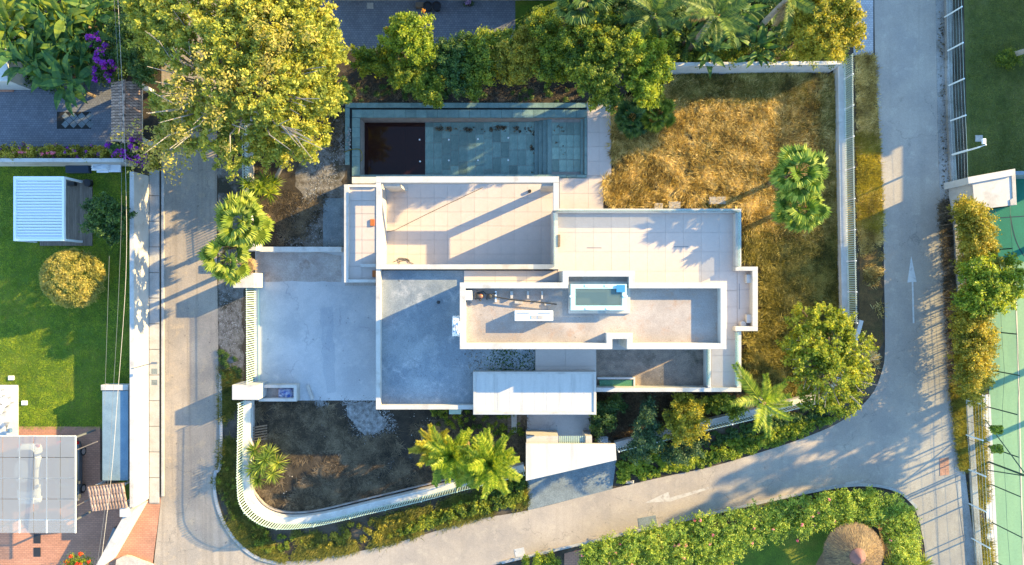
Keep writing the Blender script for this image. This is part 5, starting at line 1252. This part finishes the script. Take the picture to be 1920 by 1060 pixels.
# =============================================================== TREES AND SHRUBS
tree('big_tree', (455,215), [(300,50,64,7,2),(270,20,40,6.5,1.5),(345,100,56,7.5,2),(360,30,70,8,2),(430,80,74,8.5,2.2),(505,50,80,8.5,2.2),(570,60,70,8,2),(600,110,50,7,1.8),(622,105,34,6.5,1.2),(420,170,64,8,2),(345,190,50,6.5,1.6),(303,202,30,5.5,1.0),(330,255,42,5.5,1.3),(385,245,56,6.5,1.8),(440,290,44,5.5,1.4),(490,160,74,8.5,2),(560,150,60,7.5,1.8),(600,190,44,6.5,1.4),(540,225,56,6.5,1.6),(580,270,38,5.2,1.2),(545,280,34,5,1.1),(470,230,48,6,1.5),(500,285,30,4.5,1.0),(430,0,80,8,2),(560,0,70,8,2),(300,-20,60,7,2),(520,130,70,4,2),(590,160,60,3.6,1.8),(450,110,70,4,2),(600,80,50,4,1.8),(560,230,50,3.2,1.5),(570,260,34,2.6,1.4),(540,300,26,2.4,1.3),(520,250,34,3.0,1.3),(600,225,30,2.6,1.2)],  # the last, low lobes are added unseen under the crown to shade the lane
     'huge yellow-green tree over the lane and the upper left of the plot', mt='l_big', leaf=.23, n=145000, trunk=.3, rs=(.16,.42), dens=1.0, seed=1)
bt = [o for o in bpy.data.objects if o.name == 'big_tree'][0]
cl_ = []
for (a,b,z,k,rad) in ((400,200,8,26,1.4),(335,255,6,18,1.2),(300,290,5,10,.8),(455,160,9,14,1.3),(520,70,9,10,1.0)):
    w = W(a,b,z)
    for _ in range(k): cl_.append((w.x+RNG.normal()*rad, w.y+RNG.normal()*rad, z+.7+RNG.normal()*.5, .6))
leaf_cloud('turning_leaves', cl_, 5000, .22, MT['l_rust'], bt)
m = MB()
for i in range(70):
    a, b = RNG.uniform(270,620), RNG.uniform(20,300); w0 = W(455+(a-455)*.5, 190+(b-190)*.5, 6.5); w1 = W(a,b,9.2)
    m.tube([w0, (w0+w1)/2+Vector((RNG.normal()*.3,RNG.normal()*.3,.3)), w1], [.07,.045,.015], 5)
tag(m.build('twigs', MT['palebark'], bt), kind='stuff')
o = MB().tube([W(518,332,.0), W(530,310,.9), W(548,285,2.4)], [.16,.13,.1], 8).build('leaning_trunk', MT['palebark']); tag(o, 'pale bare leaning trunk emerging from under the big tree', 'trunk')
nh_ = [
 ((775,90),[(770,55,38,4.5,1.2),(745,80,34,3.9,1.1),(785,90,36,4.3,1.2),(812,110,26,3.5,1.0)],'bright yellow-green shrub rising over the forecourt','l_bright',16000),
 ((700,115),[(680,112,26,2.5,.7),(715,118,30,2.6,.7),(740,130,22,2.5,.7)],'low dark green shrub at the left end of the top hedge','l_mid',7000),
 ((770,140),[(765,140,36,3.5,1.1),(800,160,30,3.3,1.0),(810,185,22,2.7,.7)],'rounded green shrub hanging towards the pool','l_mid',13000),
 ((850,115),[(835,115,34,3.5,1.0),(865,95,32,3.5,1.0),(855,145,34,3.3,1.0)],'dark glossy shrub in the middle of the top hedge, left of centre','l_dark',11000),
 ((910,105),[(905,90,38,3.7,1.1),(935,80,28,3.4,.9),(900,130,36,3.4,1.0),(880,160,26,2.9,.8)],'dark shrub with yellowing tips in the middle of the top hedge','l_mid',13000),
 ((965,110),[(955,100,34,3.7,1.1),(985,120,34,3.7,1.0),(960,140,30,3.2,.9),(1000,75,34,3.8,1.1)],'olive-green shrub above the right half of the pool','l_autumn',13000),
 ((1030,110),[(1020,60,36,4.1,1.2),(1045,95,40,4.3,1.2),(1030,140,34,3.7,1.0),(1012,40,20,3.9,1.0)],'loose green tree between the side lawn and the pool','l_mid',14000),
 ((1120,110),[(1090,80,44,5.4,1.5),(1130,60,40,5.5,1.5),(1110,130,50,5.5,1.6),(1160,110,50,5.7,1.7),(1130,175,36,4.7,1.3)],'large dense dark green tree at the corner of the pool terrace','l_mid',30000),
 ((1210,120),[(1200,90,44,5.5,1.5),(1230,120,36,5.3,1.3),(1200,150,40,5.1,1.3),(1240,85,26,4.9,1.1),(1215,185,26,3.9,.9)],'bright green tree between the pool terrace and the dry yard','l_bright',20000),
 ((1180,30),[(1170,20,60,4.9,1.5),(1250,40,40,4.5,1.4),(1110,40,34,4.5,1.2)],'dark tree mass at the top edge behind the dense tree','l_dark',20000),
 ((1540,45),[(1530,30,56,6.3,1.8),(1575,25,44,6.3,1.5),(1555,75,44,5.7,1.5),(1500,60,40,5.5,1.5),(1520,100,26,4.5,1.0),(1590,70,30,5.3,1.1),(1490,20,40,5.7,1.4)],'golden-green tree at the top right corner of the plot','l_yel',34000),
]
for i,(b,l,lab,mt_,n) in enumerate(nh_): tree('shrub' if i < 6 else 'tree', b, l, lab, 'shrub' if i < 6 else 'tree', mt=mt_, n=int(n*1.6), leaf=.19, seed=20+i, trunk=.08 if i<6 else .16, dens=1.3)
leaf_o = [W(x,y,3.6) for x,y in ((795,24),(788,36),(726,57),(745,99))]
tag(leaf_cloud('orange_twigs', [(w.x,w.y,3.9,.14) for w in leaf_o], 160, .16, MT['orangef'], None), 'sprigs of orange leaves at the tips of the bright shrub', 'foliage', kind='stuff')
tree('ivy_hedge', (1400,106), [(1260+i*26,108,17,1.7,.5) for i in range(13)], 'narrow trimmed green hedge along the top wall', 'hedge', mt='l_mid', n=12000, leaf=.14, trunk=.05, seed=60)
tree('shrub', (135,522), [(134,522,61,1.9,1.75)], 'large ball-shaped yellow-green shrub on the left lawn', 'shrub', mt='l_topi', n=1, leaf=.2, trunk=.12, seed=61)
s_ = [o for o in bpy.data.objects if o.name == 'shrub' or o.get('label','').startswith('large ball')][-1]
for ch in list(s_.children):
    if ch.name.startswith('foliage'): bpy.data.objects.remove(ch)
w = W(134,522,1.6); cb = []
for i in range(420):
    d = norm(RNG.normal(size=3)); d[2] = abs(d[2]); cb.append((w.x+d[0]*2.1, w.y+d[1]*2.0, 1.0+d[2]*1.9, .26))
leaf_cloud('foliage', cb, 30000, .17, MT['l_topi'], s_, .35)
tree('shrub', (205,408), [(205,395,30,2.4,1.2),(190,420,28,2.2,1.1),(222,415,28,2.2,1.1),(205,440,24,1.9,.9),(182,398,24,2.0,.9)], 'dark green round shrub between the deck and the tall white wall', 'shrub', mt='l_dark', n=12000, leaf=.2, trunk=.1, seed=62)
tree('garden_tree', (1560,690), [(1555,640,56,3.6,1.2),(1510,640,44,3.4,1.1),(1600,660,40,3.4,1.1),(1540,600,36,3.2,.9),(1580,610,30,3.2,.8),(1510,690,46,3.2,1.1),(1565,700,52,3.6,1.2),(1610,700,32,3.0,.9),(1530,745,38,2.8,.8),(1580,755,34,2.6,.8),(1480,650,24,2.8,.7),(1490,610,22,2.6,.7),(1600,730,26,2.6,.7),(1500,578,14,2.6,.5),(1625,650,18,2.8,.5)],
     'sprawling bright green tree at the inside of the road bend', mt='l_gardent', leaf=.2, n=30000, trunk=.16, rs=(.14,.36), dens=1.0, seed=63)
gt = [o for o in bpy.data.objects if o.name == 'garden_tree'][0]; m = MB()
for i in range(60):
    a = RNG.uniform(0,6.28); R_ = RNG.uniform(45,98); w1 = W(1556+R_*math.cos(a), 678+R_*.95*math.sin(a), 3.3); w0 = W(1556+R_*.3*math.cos(a+.4), 685+R_*.3*math.sin(a+.4), 2.9)
    m.tube([w0, (w0+w1)/2+Vector((RNG.normal()*.2,RNG.normal()*.2,.35)), w1+Vector((0,0,.6))], [.05,.035,.012], 5)
tag(m.build('twigs', MT['palebark'], gt), kind='stuff')
tree('shrub', (1280,790), [(1278,775,34,2.4,1.0),(1300,800,28,2.2,.9),(1262,800,30,2.2,.9),(1290,755,22,2.2,.7)], 'rounded golden-yellow shrub right of the entrance', 'shrub', mt='l_yel', n=18000, leaf=.17, trunk=.08, seed=64)
tree('shrub', (1212,808), [(1210,790,24,2.0,.8),(1200,820,26,1.8,.8),(1225,815,24,1.8,.8),(1215,770,18,2.0,.7),(1195,850,20,1.4,.6)], 'thin grey-green shrub just left of the golden shrub', 'shrub', mt='l_blue', n=9000, leaf=.15, trunk=.06, seed=65)
tree('shrub', (1275,848), [(1270,846,22,1.2,.6),(1250,850,18,1.0,.5),(1295,840,18,1.1,.5)], 'grey-green bush outside the fence below the golden shrub', 'shrub', mt='l_blue', n=6000, leaf=.15, trunk=.05, seed=66)
tree('shrub', (1130,785), [(1128,775,24,1.5,.6),(1130,800,22,1.2,.5),(1150,760,20,1.2,.5)], 'dark green bush beside the entrance canopy', 'shrub', mt='l_dark', n=8000, leaf=.16, trunk=.05, seed=67)
tree('shrub', (1380,760), [(1350,755,22,1.4,.6),(1375,765,22,1.4,.6),(1330,760,20,1.2,.5)], 'dull green bush below the right end of the terrace', 'shrub', mt='l_mid', n=8000, leaf=.16, trunk=.05, seed=68)
tree('court_tree', (1850,545), [(1835,510,36,3.8,1.2),(1870,530,34,3.8,1.1),(1840,560,40,3.8,1.2),(1885,550,24,3.4,.9),(1900,515,18,3.2,.8),(1815,560,24,3.4,.9),(1895,495,16,3.2,.7)], 'light green spreading tree over the court fence', mt='l_bright', leaf=.22, n=20000, trunk=.12, seed=69)
hedE = [(1806+i*3.2+(i%2)*14,395+i*11,24,3.1,1.3) for i in range(11)]+[(1800+i*3.2+(i%2)*10,395+i*11,22,1.3,1.0) for i in range(11)]+[(1812,400,26,2.6,1.0),(1830,430,34,2.8,1.1),(1820,465,32,2.8,1.1),(1838,480,26,2.8,1.0),(1810,500,26,2.6,1.0)]
tree('court_hedge', (1822,450), hedE, 'upper section of the tall olive-green hedge between road and court', 'hedge', mt='l_autumn', leaf=.17, n=48000, trunk=.08, seed=70, rs=(.2,.45), flowers=('whiteleaf',30,.08) if False else None)
hedF = [(1812+(i%2)*18,560+i*13,25,3.1,1.3) for i in range(13)]+[(1806+(i%2)*14,555+i*14,23,1.3,1.0) for i in range(14)]+[(1815,590,28,2.6,1.0),(1830,620,34,2.8,1.1),(1825,660,36,2.8,1.1),(1840,640,26,2.8,1.0),(1832,700,34,2.6,1.0),(1812,640,24,2.4,.9),(1822,730,20,2.0,.8)]
tree('court_hedge', (1826,650), hedF, 'lower section of the tall golden-brown hedge between road and court', 'hedge', mt='l_autumn', leaf=.17, n=58000, trunk=.08, seed=71, rs=(.2,.45))
tree('yard_shrub', (1890,112), [(1888,106,17,.6,.4),(1902,110,14,.5,.3),(1880,116,10,.5,.3)], 'low ring of green plants at the foot of the palm on the right lawn', 'plant', mt='l_mid', leaf=.13, n=4500, trunk=0, seed=72)
o = MB().tube([W(1893,106,.0), W(1905,101,.8), W(1935,92,4.5)], [.22,.2,.17], 10).build('palm_trunk', MT['palebark'], None, smooth=True); tag(o, 'pale palm trunk leaning out of the right edge over the lawn', 'palm trunk')
po = [W(1867,806,3.4), W(1867,842,3.4)]
for i,w in enumerate(po):
    cc = [(w.x+dx, w.y+dy, 3.4, .22) for dx in (-.2,0,.25) for dy in (-.08,.08)]
    r0 = empty('leafy_shoot', (w.x,w.y,0), ('upper','lower')[i]+' of two bright green leaf tufts above the court floodlight', 'plant'); leaf_cloud('foliage', cc, 900, .2, MT['l_bright'], r0); MB().tube([(w.x,w.y,0),(w.x,w.y,3.4)], .02, 5).build('stem', MT['bark'], r0)
# south hedge in flower
band_pts = [(1105,1035,22),(1110,1050,30),(1140,1030,32),(1180,1020,34),(1180,1050,36),(1225,1012,34),(1230,1045,36),(1270,1000,36),(1280,1040,40),(1320,990,36),(1325,1030,40),(1370,982,36),(1365,1020,38),(1415,975,36),(1410,1005,30),(1460,962,34),(1455,990,30),(1505,955,32),(1500,985,28),(1550,945,32),(1548,975,30),(1595,938,32),(1590,968,34),(1640,938,30),(1630,965,26),(1672,945,30),(1690,970,32),(1700,1000,30),(1690,1030,30),(1700,1050,30),(1668,975,26),(1672,1010,18)]
cl_p = [(a,b,r_*.95,1.8,.7) for a,b,r_ in band_pts] + [((band_pts[i][0]+band_pts[i+1][0])/2+5,(band_pts[i][1]+band_pts[i+1][1])/2+4,24,1.6,.6) for i in range(len(band_pts)-1)] + [(1110+i*24, 1062-i*.5, 26, 1.7, .6) for i in range(11)]
hd = tree('flowering_hedge', (1400,990), cl_p, 'thick oleander hedge with pink flowers wrapping the bottom right garden', 'hedge', mt='l_ole', leaf=.17, n=150000, trunk=.05, rs=(.16,.32), dens=2.6, seed=73, aspect=.35, flowers=('pink',60,.11))
tree('low_hedge', (1010,1052), [(985,1055,12,.7,.3),(1010,1054,16,.7,.35),(1032,1052,14,.7,.35)], 'small clipped bit of hedge left of the brown slab at the bottom', 'hedge', mt='l_bright', leaf=.15, n=4500, trunk=0, seed=74)
# flowering hedge strip of the upper left court
tree('flowering_hedge', (110,285), [(-20+i*17,286,12,1.5,.45) for i in range(15)], 'long low hedge with pink and purple flowers above the white wall', 'hedge', mt='l_autumn', leaf=.14, n=15000, trunk=.04, rs=(.18,.35), seed=75, flowers=('purple',26,.12))
tag(leaf_cloud('pink_flowers', [(W(88,288,1.9).x+RNG.normal()*.3, W(88,288,1.9).y+RNG.normal()*.1, 1.95, .1) for _ in range(12)]+[(W(35,286,1.9).x+RNG.normal()*.3, W(35,286,1.9).y, 1.95, .1) for _ in range(6)], 380, .1, MT['pink'], None), 'pink blossoms on the long low hedge above the white wall', 'flowers', kind='stuff')
for nm,b,l,lab,n_ in (('bougainvillea',(205,120),[(185,78,14,3.2,.5),(205,115,24,3.3,.8),(195,140,18,3.0,.6),(212,150,14,2.9,.5),(200,100,18,3.1,.6)],'purple bougainvillea above the tiled gate roof',60),
                 ('bougainvillea',(250,288),[(222,278,16,2.4,.6),(250,282,22,2.6,.7),(268,292,18,2.4,.6)],'purple and green bougainvillea below the tiled gate roof',52)):
    tree(nm, b, l, lab, 'shrub', mt='l_dark', leaf=.14, n=5500, trunk=.05, rs=(.2,.4), seed=80, flowers=('purple',n_,.2))
tree('shrub', (285,300), [(275,300,14,1.8,.5),(288,305,12,1.6,.5)], 'small yellow-green bush at the top end of the tall white wall', 'shrub', mt='l_yel', leaf=.14, n=3000, trunk=.04, seed=81)
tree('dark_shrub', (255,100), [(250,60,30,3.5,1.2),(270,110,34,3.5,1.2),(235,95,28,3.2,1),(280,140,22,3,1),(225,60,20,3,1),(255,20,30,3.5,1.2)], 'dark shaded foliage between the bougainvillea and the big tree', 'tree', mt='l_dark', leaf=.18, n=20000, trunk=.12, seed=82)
tree('flower_bush', (152,1052), [(145,1052,16,1.2,.5),(160,1050,14,1.2,.5),(135,1060,10,1.0,.4)], 'bush covered in red flowers at the bottom left', 'shrub', mt='l_bright', leaf=.12, n=2600, trunk=.04, seed=83, flowers=('redf',46,.13))
# far trees off the right edge that shade the road and court
def gl(gx, gy, r_, z, rz):       # lobe over a ground point
    k = H/(H-z); return (960+(gx-960)*k, 530+(gy-530)*k, r_*k, z, rz)
tree('roadside_tree', (2110,610), [gl(2090,596,44,7,2.0),gl(2120,650,40,8.5,2.0),gl(2110,575,36,10,2.0),gl(2130,615,34,12,1.8),gl(2080,650,30,6,1.6),gl(2100,625,22,9,1.6)], 'tall tree standing beyond the right edge, level with the light green court', mt='l_mid', leaf=.34, n=9000, trunk=.3, seed=90, rs=(.3,.8), dens=.7)
tree('roadside_tree', (2060,730), [gl(2050,720,36,6,1.6),gl(2070,745,40,7,1.8)], 'smaller tree standing beyond the lower right edge', mt='l_mid', leaf=.4, n=7000, trunk=.25, seed=91, rs=(.5,1.0))
tree('roadside_tree', (2000,430), [gl(1990,420,44,5,1.6),gl(2010,440,40,6,1.6),gl(1985,455,40,4.6,1.4)], 'tree standing beyond the right edge beside the dark green court', mt='l_mid', leaf=.3, n=9000, trunk=.25, seed=92, rs=(.4,.8))

# =============================================================== GROUND PLANTS
grass('dry_grass', [[(1146,200),(1262,150),(1570,145),(1580,400),(1575,450),(1395,440),(1395,385),(1132,388),(1132,338),(1147,332)]], 3300, 26, 'g_dry', 'golden dry grass filling the upper part of the right-hand yard', (.3,.75), (.08,.5), .034, .05, radial=True)
grass('olive_grass', [[(1395,430),(1500,425),(1580,420),(1585,500),(1592,600),(1560,740),(1395,735),(1395,630),(1424,625),(1424,495),(1395,495)]], 2000, 26, 'g_olive', 'olive brown dry grass in the lower part of the right-hand yard', (.3,.7), (.08,.5), .034, .05, radial=True)
grass('olive_grass', [[(1520,145),(1580,145),(1590,600),(1540,600),(1545,300)],[(1262,145),(1575,140),(1575,190),(1262,200)]], 1500, 24, 'g_olive', 'darker olive growth along the top wall and the right-hand wall of the yard', (.3,.7), (.1,.5), .034, .12, gap=-.2)
grass('green_weeds', [[(1146,200),(1262,150),(1570,145),(1580,440),(1395,440),(1395,388),(1132,388),(1147,332)]], 900, 22, 'g_weed', 'green weeds showing through the golden dry grass', (.2,.5), (.1,.4), .03, .10, gap=.25, seed=21, radial=True)
grass('brown_grass', [[(474,762),(640,765),(660,830),(860,780),(985,775),(980,870),(860,892),(700,930),(600,952),(545,956),(490,930)]], 3200, 20, 'g_brown', 'flattened brown dead grass in the lower left garden', (.35,.8), (.02,.14), .028, .12, gap=-.45, seed=4)
grass('brown_grass', [[(500,350),(560,250),(640,170),(1090,160),(1090,188),(646,190),(640,260),(600,400),(560,460),(500,460)]], 1500, 18, 'g_brown', 'dark dead grass left of and above the pool', (.15,.4), (.02,.15), .02, .2, gap=-.1, seed=5)
grass('brown_grass', [[(1120,738),(1390,738),(1540,750),(1440,765),(1230,815),(1160,832),(1110,828)]], 1500, 20, 'g_brown', 'dull brown and green growth below the terrace', (.2,.5), (.05,.35), .02, .2, seed=6)
grass('verge_grass', [[(1606,250),(1642,260),(1652,400),(1650,440),(1612,430)]], 700, 20, 'g_gold', 'yellow-green grass strip between the white fence and the road', (.12,.35), (.05,.3), .022, .14)
grass('verge_grass', [[(1606,106),(1638,106),(1646,300),(1654,640),(1640,690),(1616,640),(1612,430)]], 1300, 20, 'g_dry', 'rusty brown dry growth along the whole roadside strip outside the white fence', (.12,.35), (.04,.25), .022, .16, gap=-.25)
grass('roadside_weeds', [[(1760,380),(1786,380),(1800,560),(1808,740),(1806,800),(1790,800),(1780,700),(1773,560)]], 1000, 20, 'g_brown', 'dark weeds and dry leaves at the foot of the right-hand wall', (.12,.35), (.05,.25), .02, .14)
grass('roadside_weeds', [[(1782,720),(1804,740),(1814,880),(1800,880),(1790,800)]], 420, 22, 'g_gold', 'tuft of golden weeds at the junction beside the wire fence', (.15,.4), (.1,.35), .02, .14)
grass('verge_grass', [[(412,690),(452,690),(450,740),(440,760),(440,900),(455,950),(500,985),(580,1000),(700,975),(860,930),(985,885),(990,950),(880,975),(780,1003),(690,1028),(600,1045),(510,1050),(450,1015),(410,960),(402,900),(415,860),(414,720)]], 3000, 20, 'g_weed', 'patchy green and brown weeds outside the curved lower wall', (.12,.38), (.04,.3), .02, .16, gap=-.3, seed=7)
grass('fence_weeds', [[(1812,745),(1842,750),(1862,1060),(1835,1060),(1822,900)]], 900, 16, 'g_gold', 'yellowish weeds between the wire fence and the court', (.1,.3), (.03,.2), .018, .15, gap=-.2, seed=8)
grass('lawn_grass', [[(0,305),(243,305),(243,730),(190,730),(190,803),(35,803),(35,722),(0,722)]], 9000, 12, 'g_lawn', 'short green lawn of the left garden', (.04,.12), (.02,.06), .012, .1)
grass('lawn_grass', [[(1815,0),(1920,0),(1920,325),(1822,335)]], 3500, 12, 'g_lawnE', 'short dull green grass of the right lawn', (.04,.10), (.02,.05), .012, .1)
tag(cover('ground_cover', [[(1158,870),(1240,845),(1300,850),(1440,800),(1500,790),(1570,775),(1610,760),(1560,795),(1500,822),(1420,848),(1330,874),(1250,890),(1160,908)]], 38000, .16, .55, 'l_bright', '', '', 3, aspect=.5), 'bright leafy ground cover on the slope above the lower road', 'ground cover', kind='stuff')
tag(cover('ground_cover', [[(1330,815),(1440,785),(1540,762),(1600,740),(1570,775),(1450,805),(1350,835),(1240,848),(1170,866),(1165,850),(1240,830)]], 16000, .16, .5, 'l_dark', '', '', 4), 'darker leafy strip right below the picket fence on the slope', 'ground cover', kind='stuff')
tag(cover('weeds', [[(880,935),(984,892),(988,948),(900,968),(850,982),(780,1000),(720,1012),(800,965)]], 14000, .16, .6, 'l_mid', '', '', 5), 'tangle of dark green weeds left of the apron', 'weeds', kind='stuff')
tag(cover('weeds', [[(650,985),(760,965),(800,990),(690,1020),(620,1035),(560,1030)]], 5000, .14, .3, 'l_autumn', '', '', 6), 'low olive weeds between the curved wall and the road', 'weeds', kind='stuff')
tag(cover('weeds', [[(415,860),(440,900),(455,960),(520,1000),(600,1015),(500,1040),(430,980),(405,900)]], 5000, .13, .22, 'l_mid', '', '', 7), 'low green weeds on the outer corner of the plot', 'weeds', kind='stuff')
tag(cover('weeds', [[(410,650),(425,660),(450,680),(452,735),(430,725),(412,700)]], 2600, .13, .2, 'l_dark', '', '', 8), 'dark weeds beside the lane next to the lower gate pillar', 'weeds', kind='stuff')
tag(cover('weeds', [[(800,760),(880,772),(980,780),(980,820),(900,810),(820,800)]], 6000, .14, .35, 'l_mid', '', '', 10), 'green weeds under the entrance canopy edge in the lower left garden', 'weeds', kind='stuff')

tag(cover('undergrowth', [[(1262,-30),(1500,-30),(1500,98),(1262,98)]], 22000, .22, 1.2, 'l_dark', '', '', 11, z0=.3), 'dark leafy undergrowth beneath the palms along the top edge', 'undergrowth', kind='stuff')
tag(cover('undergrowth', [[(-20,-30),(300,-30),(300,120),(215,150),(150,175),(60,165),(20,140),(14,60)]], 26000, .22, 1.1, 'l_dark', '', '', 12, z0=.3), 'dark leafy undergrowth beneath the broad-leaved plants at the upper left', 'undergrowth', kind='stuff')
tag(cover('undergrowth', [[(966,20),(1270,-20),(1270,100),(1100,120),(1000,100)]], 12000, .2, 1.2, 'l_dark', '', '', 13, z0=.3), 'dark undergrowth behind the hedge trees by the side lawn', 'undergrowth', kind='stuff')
tag(cover('low_hedge_strip', [[(1100,1026),(1240,992),(1400,956),(1540,925),(1600,918),(1650,920),(1650,932),(1540,940),(1400,970),(1240,1006),(1100,1040)]], 14000, .13, .35, 'l_bright', '', '', 14, edge=.3), 'low green strip between the kerb and the flowering hedge', 'ground cover', kind='stuff')
def specks(name, poly, n, size, mt_, label, cat, pw_=1.0, z=.03, seed=0):
    """loose flat stones, scattered thickly inside the outline and thinly past it"""
    P = np.array([W(a,b,0)[:2] for a,b in poly]); c = P.mean(0); x, y = sample_poly([tuple(c+(q_-c)*1.0) for q_ in P], n)
    v = fbm(x, y, 1.3, seed); k = v > RNG.uniform(-1.0, .7, n); x, y = x[k]+RNG.normal(size=k.sum())*.10, y[k]+RNG.normal(size=k.sum())*.10
    m = len(x); cc = np.column_stack([x, y, z+RNG.random(m)*.02]); a = RNG.random(m)*6.28; sz = size*(.4+RNG.random(m)**2*1.3)[:,None]
    t = np.column_stack([np.cos(a), np.sin(a), RNG.normal(size=m)*.15])*sz; b = np.column_stack([-np.sin(a), np.cos(a), RNG.normal(size=m)*.15])*sz*.8
    return tag(link(name, quads_mesh(name, cc, t, b, RNG.random(m)), MT[mt_]), label, cat, kind='stuff')
specks('rubble', [(548,240),(640,200),(648,330),(606,372),(600,430),(646,462),(520,462),(540,400),(580,340)], 3000, .04, 'whitegravel', 'pale rubble strewn over the dark soil left of the pool', 'rubble', seed=1)
specks('rubble', [(640,745),(720,745),(745,800),(700,840),(650,815)], 3500, .04, 'whitegravel', 'white chippings spilling around the pale patch below the driveway', 'rubble', seed=2)
specks('rubble', [(590,745),(615,745),(622,820),(600,820)], 900, .05, 'whitegravel', 'thin line of white chippings left of the pale patch', 'rubble', seed=3)
specks('gravel_stones', [(412,540),(454,540),(454,690),(420,700)], 2200, .035, 'whitegravel', 'light stones on the verge between lane and sliding gate', 'gravel', seed=4)
specks('litter', [(720,970),(800,950),(880,935),(890,955),(800,985),(700,1005)], 260, .06, 'whitegravel', 'scattered pale litter and stones among the weeds below the curved wall', 'litter', seed=5)
specks('roof_debris', [(1120,656),(1325,656),(1325,724),(1120,724)], 450, .022, 'stone', 'small stones on the earth of the planter terrace', 'stones', z=2.62, seed=6)
specks('dead_leaves', [(1756,-20),(1776,-20),(1786,380),(1768,380)], 1500, .05, 'g_brown', 'dead leaves gathered in the gutter of the right-hand road', 'leaves', z=.06, seed=7)
specks('soil_stones', [(480,770),(980,780),(960,870),(700,930),(520,950)], 900, .04, 'stone', 'loose stones on the dark soil of the lower left garden', 'stones', seed=8)
specks('dead_leaves', [(655,165),(1095,165),(1095,190),(655,190)], 900, .05, 'g_brown', 'dead leaves on the soil between the pool and the top hedge', 'leaves', seed=9)

specks('roof_debris', [(870,545),(1060,545),(1060,650),(870,650)], 700, .03, 'stone', 'small pale debris scattered on the left half of the upper roof', 'debris', z=ZC+.01, seed=10)
specks('roof_moss', [(930,645),(1000,650),(1001,694),(925,692),(905,670)], 1500, .045, 'l_dark', 'mossy dark weeds on the lower roof beside the upper block', 'moss', z=ZB+.015, seed=12)
specks('roof_moss', [(880,640),(1001,645),(1001,694),(880,694)], 900, .03, 'g_brown', 'thin dry growth around the mossy patch of the lower roof', 'moss', z=ZB+.012, seed=13)

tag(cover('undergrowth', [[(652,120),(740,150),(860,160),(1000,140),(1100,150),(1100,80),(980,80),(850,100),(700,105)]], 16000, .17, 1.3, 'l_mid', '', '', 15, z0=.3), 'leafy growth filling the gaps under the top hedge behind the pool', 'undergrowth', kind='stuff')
tag(cover('undergrowth', [[(640,150),(760,160),(900,172),(1100,165),(1100,190),(650,190)]], 5000, .12, .15, 'l_dark', '', '', 16, z0=.05), 'thin dark leaf layer added to darken the soil between pool and hedge', 'ground cover', kind='stuff')  # leaf layer added so the sunlit soil here comes out dark
